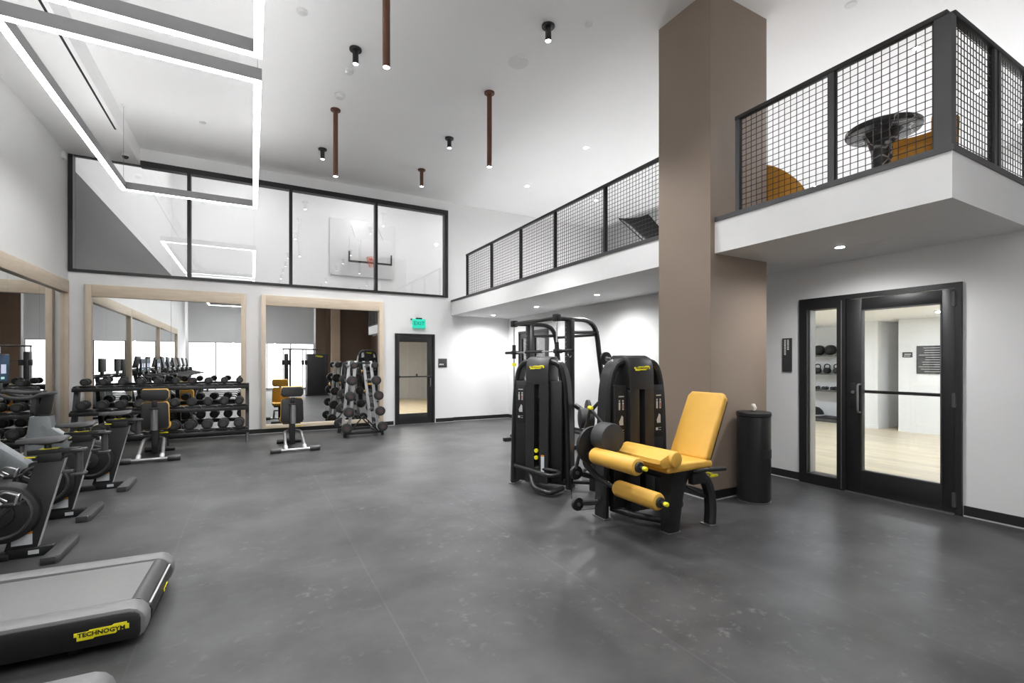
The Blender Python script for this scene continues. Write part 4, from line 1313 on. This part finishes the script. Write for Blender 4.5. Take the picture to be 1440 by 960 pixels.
# ------------------------------------------------------------------ benches
def make_bench(loc, rz, label):
    t = thing('adjustable_bench', label, 'bench', loc, rz, group='adjustable benches facing the mirrors')
    bar = MB().cyl((-.35, -.50, .042), (.35, -.50, .042), .026, seg=14).build('front_bar', M['steel'], t)
    for s in (-1, 1):
        MB().cyl((s * .37, -.50, .048), (s * .21, -.50, .048), .043, seg=16, bev=.008).build('bar_cap', M['deck_mid'], bar)
        MB().tube(fillet([(s * .145, -.49, .05), (s * .125, -.10, .285), (s * .04, .06, .29)], .07), .025, 12).build('base_tube', M['steel'], t)
        MB().tube([(s * .138, -.42, .092), (s * .142, -.50, .045)], .032, 12).build('tube_clamp', M['silver'], t)
    b = MB()
    b.bb((-.045, -.03, .06), (.045, .07, .44), bev=.01).bb((-.03, .0, .05), (.03, .52, .11), bev=.008)
    b.build('centre_post', M['plastic'], t)
    MB().cyl((-.20, .50, .04), (.20, .50, .04), .038, seg=14, bev=.006).build('rear_bar', M['plastic'], t)
    MB().cyl((0, -.095, .42), (0, -.088, .735), .048, seg=20).build('support_sleeve', M['steel'], t)
    b = MB()
    b.bb((-.06, -.14, .735), (.06, -.04, .76), bev=.008).bb((-.03, -.09, .775), (.03, -.05, .86), bev=.006)
    b.build('support_clamp', M['plastic'], t)
    back = MB().prism([(-.155, .43), (.155, .43), (.178, .47), (.168, .80), (.145, .835), (-.145, .835), (-.168, .80), (-.178, .47)], 'y', -.04, -.012, bev=.012).build('back_shell', M['shell'], t)
    MB().prism([(-.16, .42), (.16, .42), (.183, .46), (.173, .81), (.148, .848), (-.148, .848), (-.173, .81), (-.183, .46)], 'y', -.012, .055, bev=.018, seg=3).build('back_pad', M['yellow'], t)
    MB().prism([(-.14, .872), (.14, .872), (.172, .91), (.172, 1.0), (.145, 1.035), (-.145, 1.035), (-.172, 1.0), (-.172, .91)], 'y', -.06, -.01, bev=.016, seg=3).build('head_shell', M['shell'], t)
    MB().prism([(-.145, .865), (.145, .865), (.178, .91), (.178, 1.01), (.15, 1.045), (-.15, 1.045), (-.178, 1.01), (-.178, .91)], 'y', -.01, .05, bev=.018, seg=3).build('head_pad', M['yellow'], t)
    MB().prism([(-.15, .03), (.15, .03), (.185, .08), (.16, .40), (.12, .44), (-.12, .44), (-.16, .40), (-.185, .08)], 'z', .425, .495, bev=.02, seg=3).build('seat_pad', M['yellow'], t)
    MB().bb((-.14, .06, .395), (.14, .40, .428), bev=.008).build('seat_shell', M['shell'], t)
    MB().tube([(.05, .05, .36), (.16, .02, .36)], .01, 8).build('adjust_handle', M['badge'], t)
    return t
bench = make_bench((-1.31, 9.04, 0), R(1), 'adjustable bench with black back in front of the dumbbell rack')
dup(bench, (.60, 8.90, 0), R(2), 'adjustable bench with black back in front of the barbell rack mirror')

# ------------------------------------------------------------------ dumbbell rack
RX0, RX1 = -2.52, -.08
t = thing('dumbbell_rack', 'long three tier black dumbbell rack in front of the mirror', 'rack', ((RX0 + RX1) / 2, 10.15, 0))
W = Matrix.Translation((-(RX0 + RX1) / 2, -10.15, 0))
TIER = [(10.20, 1.05), (10.07, .665), (9.94, .265)]
for x in (RX0, -1.30, RX1):
    b = MB(W)
    b.loft([[(x + dx, y + dy, z) for dx, dy in ((-.03, -.06), (.03, -.06), (.03, .06), (-.03, .06))] for (y, z) in ((10.02, .0), (10.03, .25), (10.16, .60), (10.27, .98), (10.28, 1.03))])
    u = b.build('upright', M['plastic'], t)
    for (y, z) in TIER:
        b2 = MB(W)
        b2.bb((x - .028, y - .10, z - .055), (x + .028, y + .16, z - .015), bev=.006)
        b2.build('shelf_arm', M['plastic'], u)
for x in (RX0 + .05, RX1 - .0, -1.30):
    MB(W).cyl((x, 9.92, .0), (x, 9.92, .18), .028, seg=16).build('leg', M['steel'], t)
    MB(W).bb((x - .02, 9.9, .15), (x + .02, 10.06, .20), bev=.005).build('leg_bracket', M['plastic'], t)
for (y, z) in TIER:
    b = MB(W)
    for dy, dz in ((-.085, -.02), (.085, .015)):
        b.bb((RX0 - .03, y + dy - .035, z + dz - .06), (RX1 + .03, y + dy + .035, z + dz), bev=.008)
    sh = b.build('shelf', M['satin'], t)
    for i in range(11):
        x = -2.395 + (i - .5) * .2433
        MB(W).prism([(x - .03, z - .02), (x + .03, z - .02), (x + .012, z + .012), (x - .012, z + .012)], 'y', y - .10, y + .10).build('saddle', M['plastic'], sh)
ORD = ['first', 'second', 'third', 'fourth', 'fifth', 'sixth', 'seventh', 'eighth', 'ninth', 'tenth']
SZ3 = [('top', .058, .15), ('middle', .073, .17), ('bottom', .086, .19)]
def make_dumbbell(r, L, loc, label, group):
    d = thing('dumbbell', label, 'dumbbell', loc, R(random.uniform(-3, 3)), group=group)
    MB().cyl((0, -L * .42, 0), (0, L * .42, 0), .016, seg=12).build('handle', M['steel'], d)
    for s in (-1, 1):
        y0, y1 = s * L * .40, s * L * 1.0
        h = MB().cyl((0, y0, 0), (0, y1, 0), r, seg=14, bev=r * .22).build('weight_head', M['rubber'], d)
        MB().cyl((0, y1 - s * .002, 0), (0, y1 + s * .0015, 0), r * .55, seg=14).build('end_plate', M['rubber_grey'], h)
    return d
for (tier, r, L), (y, z) in zip(SZ3, TIER):
    proto = None
    for i in range(10):
        x = -2.395 + i * .2433
        pos = (x, y - .01, z + .016 + r + .003)
        lab = 'black round rubber dumbbell on the %s tier of the rack, %s from its right end' % (tier, ORD[9 - i])
        if proto is None:
            proto = make_dumbbell(r, L * .8, pos, lab, 'dumbbells on the %s tier' % tier)
        else:
            dup(proto, pos, R(random.uniform(-3, 3)), lab)

# ------------------------------------------------------------------ barbell rack
bx, by = 1.93, 9.92
t = thing('barbell_rack', 'silver A frame rack of fixed barbells beside the back door', 'rack', (bx, by, 0))
W = Matrix.Translation((-bx, -by, 0))
ROWS = [1.395, 1.10, .80, .495, .187]
LXs = [1.715, 1.683, 1.650, 1.622, 1.585]
RXs = [2.117, 2.145, 2.193, 2.222, 2.269]
for y in (9.58, 10.26):
    for s, xs in ((-1, LXs), (1, RXs)):
        o_ = .045 * s
        b = MB(W)
        x1, x0 = xs[0] - s * .058, xs[4] - s * .058
        b.prism([(x0 - .032, .09), (x0 + .030, .09), (x1 + .027, 1.48), (x1 - .027, 1.48)], 'y', y - .012, y + .012, bev=.004)
        u = b.build('side_plate', M['silver'], t)
        for x, z in zip(xs, ROWS):
            MB(W).bb((x - s * .02 - .03, y - .02, z - .045), (x - s * .02 + .03, y + .02, z - .016), bev=.005).build('cradle', M['steel'], u)
    b = MB(W)
    b.bb((1.55, y - .035, .05), (2.31, y + .035, .10), bev=.008)
    b.build('base_beam', M['plastic'], t)
    MB(W).tube([(1.66, y, .10), (1.92, y, .40), (2.2, y, .10)], .018, 8).build('base_brace', M['plastic'], t)
    MB(W).bb((1.78, y - .02, 1.42), (2.05, y + .02, 1.46), bev=.005).build('top_beam', M['plastic'], t)
    for x in (1.57, 2.29):
        MB(W).cyl((x, y, 0), (x, y, .055), .03, seg=12).build('foot', M['rubber'], t)
for (x, z) in ((1.65, .055), (2.21, .055), (1.92, 1.42)):
    MB(W).bb((x - .03, 9.61, z), (x + .03, 10.23, z + .04), bev=.006).build('stretcher', M['plastic'], t)
def make_barbell(x, z, r, curl, label):
    d = thing('barbell', label, 'barbell', (x, by, z), group='fixed barbells on the A frame rack')
    if curl:
        pts = fillet([(0, -.40, 0), (0, -.2, 0), (.05, -.12, .03), (-.03, -.04, -.02), (0, .0, 0), (-.03, .04, -.02), (.05, .12, .03), (0, .2, 0), (0, .40, 0)], .03, 3)
        MB().tube(pts, .0135, 10).build('bar', M['steel'], d)
    else:
        MB().cyl((0, -.40, 0), (0, .40, 0), .0135, seg=12).build('bar', M['steel'], d)
    for s in (-1, 1):
        w = MB().cyl((0, s * .40, 0), (0, s * .495, 0), r, seg=26, bev=.01).build('weight_head', M['rubber'], d)
        MB().cyl((0, s * .494, 0), (0, s * .498, 0), r * .62, seg=20).build('end_plate', M['rubber_grey'], w)
        MB().cyl((0, s * .4975, 0), (0, s * .5005, 0), r * .34, seg=18).build('hub', M['disc_red'], w)
    return d
RR = [.066, .094, .094, .097, .097]
NM = ['top', 'second', 'middle', 'fourth', 'bottom']
for i in range(5):
    make_barbell(LXs[i], ROWS[i], RR[i], False, 'straight fixed barbell in the %s row of the A frame, dumbbell rack side' % NM[i])
    make_barbell(RXs[i], ROWS[i], RR[i] * .96, i < 4, 'fixed barbell in the %s row of the A frame, door side' % NM[i])
# ------------------------------------------------------------------ exercise bikes (local x: -x is forward)
def make_bike(loc, rz, label, ang):
    t = thing('exercise_bike', label, 'exercise bike', loc, rz, group='exercise bikes along the left wall')
    # rear stabiliser
    MB().prism([(.272, -.27), (.355, -.275), (.375, -.24), (.372, .20), (.345, .27), (.30, .27), (.285, .2)], 'z', .0, .055, bev=.007).build('rear_stabiliser', M['deck_mid'], t)
    b = MB().bb((.02, -.035, .0), (.28, .035, .07), bev=.004)
    bm_ = b.build('base_beam', M['plastic'], t)
    MB().bb((.14, -.0372, .022), (.20, -.0345, .052)).build('serial_label', M['label_white'], bm_)
    MB().bb((-.62, -.27, .0), (-.52, .27, .055), bev=.012).build('front_stabiliser', M['deck_mid'], t)
    MB().bb((-.56, -.05, .0), (.04, .05, .05), bev=.004).build('front_beam', M['plastic'], t)
    # leaning rear post
    sl = MB().prism([(.005, .06), (.185, .06), (.345, .715), (.175, .70)], 'y', -.022, .022, bev=.004).build('rear_post', M['shell'], t)
    MB().prism([(.1848, .06), (.1885, .06), (.3485, .717), (.3445, .717)], 'y', -.0225, .0225).build('edge_trim', M['silver'], sl)
    lb = MB().prism([(.045, .095), (.160, .095), (.160, .172), (.045, .172)], 'y', -.0245, -.0218).build('warning_label', M['label_white'], sl)
    MB().prism([(.045, .172), (.160, .172), (.160, .192), (.045, .192)], 'y', -.0246, -.0217).build('label_band', M['label_orange'], lb)
    # seat slider
    b = MB().bb((.13, -.03, .755), (.43, .03, .795), bev=.005).bb((.19, -.04, .70), (.33, .04, .765), bev=.006).bb((.16, -.035, .715), (.22, .035, .74), bev=.004)
    sd = b.build('seat_slider', M['plastic'], t)
    MB().bb((.12, -.04, .737), (.18, -.025, .747), bev=.003).build('release_lever', M['badge'], sd)
    MB().bb((.20, -.03, .7955), (.30, .03, .800)).build('scale_strip', M['badge'], sd)
    MB().cyl((.24, 0, .79), (.24, 0, .85), .022, seg=12).bb((.14, -.03, .835), (.33, .03, .85), bev=.004).build('seat_post', M['plastic'], t)
    # saddle
    rings = []
    for (x, hw, zt, th) in ((.06, .008, .868, .02), (.066, .018, .874, .034), (.10, .024, .88, .042), (.16, .03, .883, .05), (.21, .047, .886, .062), (.26, .072, .888, .06), (.31, .085, .893, .055), (.345, .078, .894, .04), (.36, .05, .89, .022), (.364, .01, .884, .012)):
        ring = []
        for k in range(14):
            a = 2 * PI * k / 14
            c, s = math.cos(a), math.sin(a)
            ring.append((x, hw * c, zt - th / 2 + th / 2 * (abs(s) ** .8) * (1 if s > 0 else -1) - (.012 * c * c if s > 0 else .0)))
        rings.append(ring)
    MB().loft(rings).build('saddle', M['saddle'], t, 60)
    # bottle holder behind the post
    b = MB().cyl((.42, 0, .60), (.42, 0, .785), .026, seg=16)
    for z in (.775, .59):
        b.bb((.375, -.045, z - .012), (.465, .045, z + .012), bev=.010)
    b.bb((.33, -.02, .74), (.39, .02, .765), bev=.005).bb((.31, -.02, .60), (.39, .02, .622), bev=.005)
    b.build('bottle_holder', M['deck_mid'], t)
    # drum with cranks
    b = MB().cyl((0, -.075, .345), (0, .075, .345), .215, seg=40, bev=.02)
    dr = b.build('flywheel_drum', M['plastic'], t)
    b = MB()
    for s in (-1, 1):
        b.tube([(.17 * math.cos(a), s * .076, .345 + .17 * math.sin(a)) for a in [2 * PI * q / 36 for q in range(36)]], .014, 8, closed=True)
    b.build('drum_rim', M['deck_mid'], dr)
    for s in (-1, 1):
        MB().cyl((0, s * .07, .345), (0, s * .10, .345), .085, seg=26, bev=.008).build('crank_hub', M['rubber'], dr)
    for s, a in ((-1, R(ang)), (1, R(ang + 180))):
        px, pz = .17 * math.cos(a) - .03, .345 + .17 * math.sin(a)
        b = MB().ribbon([(0, s * .115, .345), (px, s * .125, pz)], (0, 1, 0), .036, .02, .006)
        cr = b.build('crank', M['deck_mid'], t)
        q = MB().bb((px - .05, s * .135, pz - .012), (px + .05, s * .235, pz + .012), bev=.005)
        q.build('pedal', M['plastic'], cr)
        q = MB()
        q.tube(catmull([(px - .045, s * .15, pz + .012), (px - .09, s * .16, pz + .05), (px - .095, s * .19, pz + .07), (px - .09, s * .22, pz + .05), (px - .045, s * .23, pz + .012)], 4), .009, 7)
        q.tube(catmull([(px - .09, s * .17, pz + .055), (px - .04, s * .19, pz + .085), (px + .03, s * .19, pz + .055)], 4), .008, 7)
        q.tube(catmull([(px + .02, s * .145, pz), (px + .03, s * .16, pz + .06), (px + .03, s * .21, pz + .06), (px + .02, s * .23, pz)], 4), .008, 7)
        q.build('toe_cage', M['steel'], cr)
    # down tube fairing and head column
    fr = MB().prism([(-.50, .865), (-.335, .865), (-.32, .735), (-.09, .52), (-.06, .46), (-.12, .44), (-.24, .43), (-.33, .38), (-.36, .30), (-.46, .05), (-.585, .05), (-.56, .38)], 'y', -.075, .075, bev=.012).build('main_fairing', M['silver_panel'], t)
    ag = math.atan2(.52 - .735, -.09 + .32)
    for s in (-1, 1):
        mm = T(-.245, s * .0752, .60) @ Euler((R(90), -ag if False else 0, 0 if s < 0 else R(180))).to_matrix().to_4x4() @ Matrix.Rotation(ag if s < 0 else -ag, 4, 'Z')
        MB(mm).text('TECHNOGYM', .075, T(0, 0, 0), .0015).build('lettering', M['grey_panel'], fr)
    b = MB().prism([(-.475, .86), (-.355, .86), (-.325, 1.105), (-.395, 1.115)], 'y', -.04, .04, bev=.008)
    b.bb((-.43, -.06, .80), (-.34, .06, .88), bev=.008)
    sm = b.build('handlebar_stem', M['plastic'], t)
    b = MB().bb((-.375, -.14, 1.095), (-.325, .14, 1.13), bev=.012)
    for s in (-1, 1):
        b.tube(catmull([(-.345, s * .13, 1.115), (-.40, s * .145, 1.105), (-.46, s * .15, 1.075), (-.56, s * .155, 1.07), (-.66, s * .14, 1.085), (-.75, s * .11, 1.13), (-.78, s * .10, 1.17)], 5), .019, 10)
        b.tube(catmull([(-.40, s * .06, 1.13), (-.55, s * .06, 1.125), (-.72, s * .055, 1.15)], 5), .017, 10)
    b.build('handlebar', M['saddle'], t)
    b = MB().bb((-.80, -.28, 1.22), (-.765, .28, 1.545), bev=.01)
    cs = b.build('console', M['plastic'], t)
    s_ = MB().bb((-.7655, -.265, 1.25), (-.762, .265, 1.53)).build('screen', M['screen'], cs)
    MB().bb((-.7625, .06, 1.33), (-.7605, .18, 1.43)).bb((-.7625, -.2, 1.33), (-.7605, -.05, 1.43)).build('screen_tile', M['tile_blue'], cs)
    MB().bb((-.7625, .06, 1.27), (-.7605, .14, 1.295)).build('screen_button', M['tile_green'], cs)
    MB().bb((-.795, -.12, 1.15), (-.765, .12, 1.25), bev=.01).build('console_arm', M['plastic'], t)
    return t
BX = -1.60
make_bike((BX, 4.85, 0), 0, 'exercise bike standing closest to the treadmill with its saddle and leaning post', 35)
make_bike((BX - .07, 5.91, 0), 0, 'middle exercise bike of the row with its lettered silver fairing showing', 140)
make_bike((BX + .0, 7.03, 0), 0, 'exercise bike of the row standing closest to the dumbbell rack', -105)

# ------------------------------------------------------------------ treadmills (rear end at x=0, belt runs towards -x)
def make_treadmill(loc, rz, label):
    t = thing('treadmill', label, 'treadmill', loc, rz, group='treadmills facing the left wall')
    W2, L = .405, 2.0
    # side beams
    for s in (-1, 1):
        y0, y1 = sorted((s * .285, s * W2))
        r_ = MB().prism([(-L, .05), (-.03, .045), (-.008, .06), (.0, .09), (.0, .135), (-.012, .165), (-.035, .19), (-.07, .203), (-L, .218)], 'y', y0, y1, bev=.012).build('side_rail', M['deck'], t)
        o0, o1 = sorted((s * (W2 - .002), s * (W2 + .006)))
        MB().prism([(-L + .02, .052), (-.045, .047), (-.027, .055), (-.022, .075), (-.022, .145), (-.028, .165), (-.045, .18), (-.07, .184), (-L + .02, .198)], 'y', o0, o1, bev=.002).build('side_panel', M['deck_dark'], r_)
    MB().bb((-L, -.274, .10), (-.075, .274, .196), bev=.004).build('belt', M['belt'], t)
    MB().bb((-L, -.285, .09), (-.08, .285, .165)).build('belt_bed', M['void'], t)
    b = MB().cyl((-.075, -.282, .140), (-.075, .282, .140), .0575, seg=28)
    b.build('roller', M['deck_mid'], t)
    en = MB().prism([(-.10, .045), (-.03, .045), (.0, .085), (.006, .12), (-.004, .150), (-.03, .155), (-.02, .12), (-.05, .08), (-.10, .07)], 'y', -.284, .284).build('end_cap', M['deck_dark'], t)
    MB().bb((-.012, -.27, .152), (-.004, .27, .158)).build('trim_line', M['silver'], en)
    badge(t, T(-.175, -(W2 + .0062), .115) @ Euler((R(90), 0, 0)).to_matrix().to_4x4(), .215)
    badge(t, T(.0085, .03, .112) @ Euler((R(90), 0, R(90))).to_matrix().to_4x4(), .10)
    for x in (-.30, -1.75):
        for s in (-1, 1):
            MB().cyl((x, s * .33, .0), (x, s * .33, .055), .03, seg=12).build('foot', M['rubber'], t)
    # hood, uprights, console
    MB().prism([(-L - .25, .04), (-L + .12, .04), (-L + .12, .20), (-L + .02, .30), (-L - .18, .30), (-L - .25, .2)], 'y', -.40, .40, bev=.03).build('motor_hood', M['deck_dark'], t)
    for s in (-1, 1):
        MB().ribbon(catmull([(-L - .02, s * .40, .08), (-L + .06, s * .40, .6), (-L + .14, s * .39, 1.1), (-L + .10, s * .37, 1.26)], 5), (0, 1, 0), .10, .045, .014).build('upright', M['satin'], t)
        MB().tube(catmull([(-L + .12, s * .38, 1.12), (-L + .35, s * .38, 1.06), (-L + .62, s * .38, 1.0)], 5), .022, 10).build('handrail', M['saddle'], t)
    MB().box((-L + .10, 0, 1.20), (.22, .78, .08), (0, R(-20), 0), bev=.025).build('console', M['plastic'], t)
    m = MB().box((-L + .02, 0, 1.46), (.04, .58, .36), (0, R(-12), 0), bev=.014).build('monitor', M['plastic'], t)
    MB().box((-L + .043, 0, 1.465), (.004, .53, .31), (0, R(-12), 0)).build('screen', M['screen'], m)
    MB().bb((-L - .02, -.05, 1.15), (-L + .03, .05, 1.35), bev=.01).build('monitor_post', M['satin'], t)
    return t
tm = make_treadmill((-.465, 3.45, 0), R(-2), 'treadmill whose whole rear end and large yellow side badge are in view')
dup(tm, (-.50, 2.09, 0), R(-2), 'treadmill at the bottom corner of the picture, only its rear tip showing')
for i, y in enumerate((.70, -.66, -2.02, -3.38)):
    dup(tm, (-.52, y, 0), R(-2), 'treadmill of the row reflected in the mirrors, %s beyond the picture edge' % ORD[i])
# ------------------------------------------------------------------ camera and render look
cam = bpy.data.cameras.new('camera')
cam.sensor_width = 36
cam.sensor_fit = 'HORIZONTAL'
cam.lens = 666.2 / 1440 * 36
cam.shift_y = 29.55 / 1440
cam.clip_start = .05
co = bpy.data.objects.new('camera', cam)
COL.objects.link(co)
co.location = (0, 0, 1.45)
co.rotation_euler = (R(90), 0, R(-28.745))
SC.camera = co
wd = bpy.data.worlds.new('world')
wd.use_nodes = True
wd.node_tree.nodes['Background'].inputs['Color'].default_value = (.9, .95, 1, 1)
wd.node_tree.nodes['Background'].inputs['Strength'].default_value = .3
SC.world = wd
SC.view_settings.view_transform = 'Standard'
SC.view_settings.look = 'None'
SC.view_settings.gamma = 1
SC.view_settings.use_curve_mapping = False
SC.view_settings.exposure = 1.93
SC.cycles.use_denoising = True
SC.cycles.max_bounces = 10
SC.cycles.diffuse_bounces = 6
SC.cycles.glossy_bounces = 6
SC.cycles.transparent_max_bounces = 24
SC.cycles.sample_clamp_indirect = 6
SC.cycles.caustics_reflective = False
SC.cycles.caustics_refractive = False
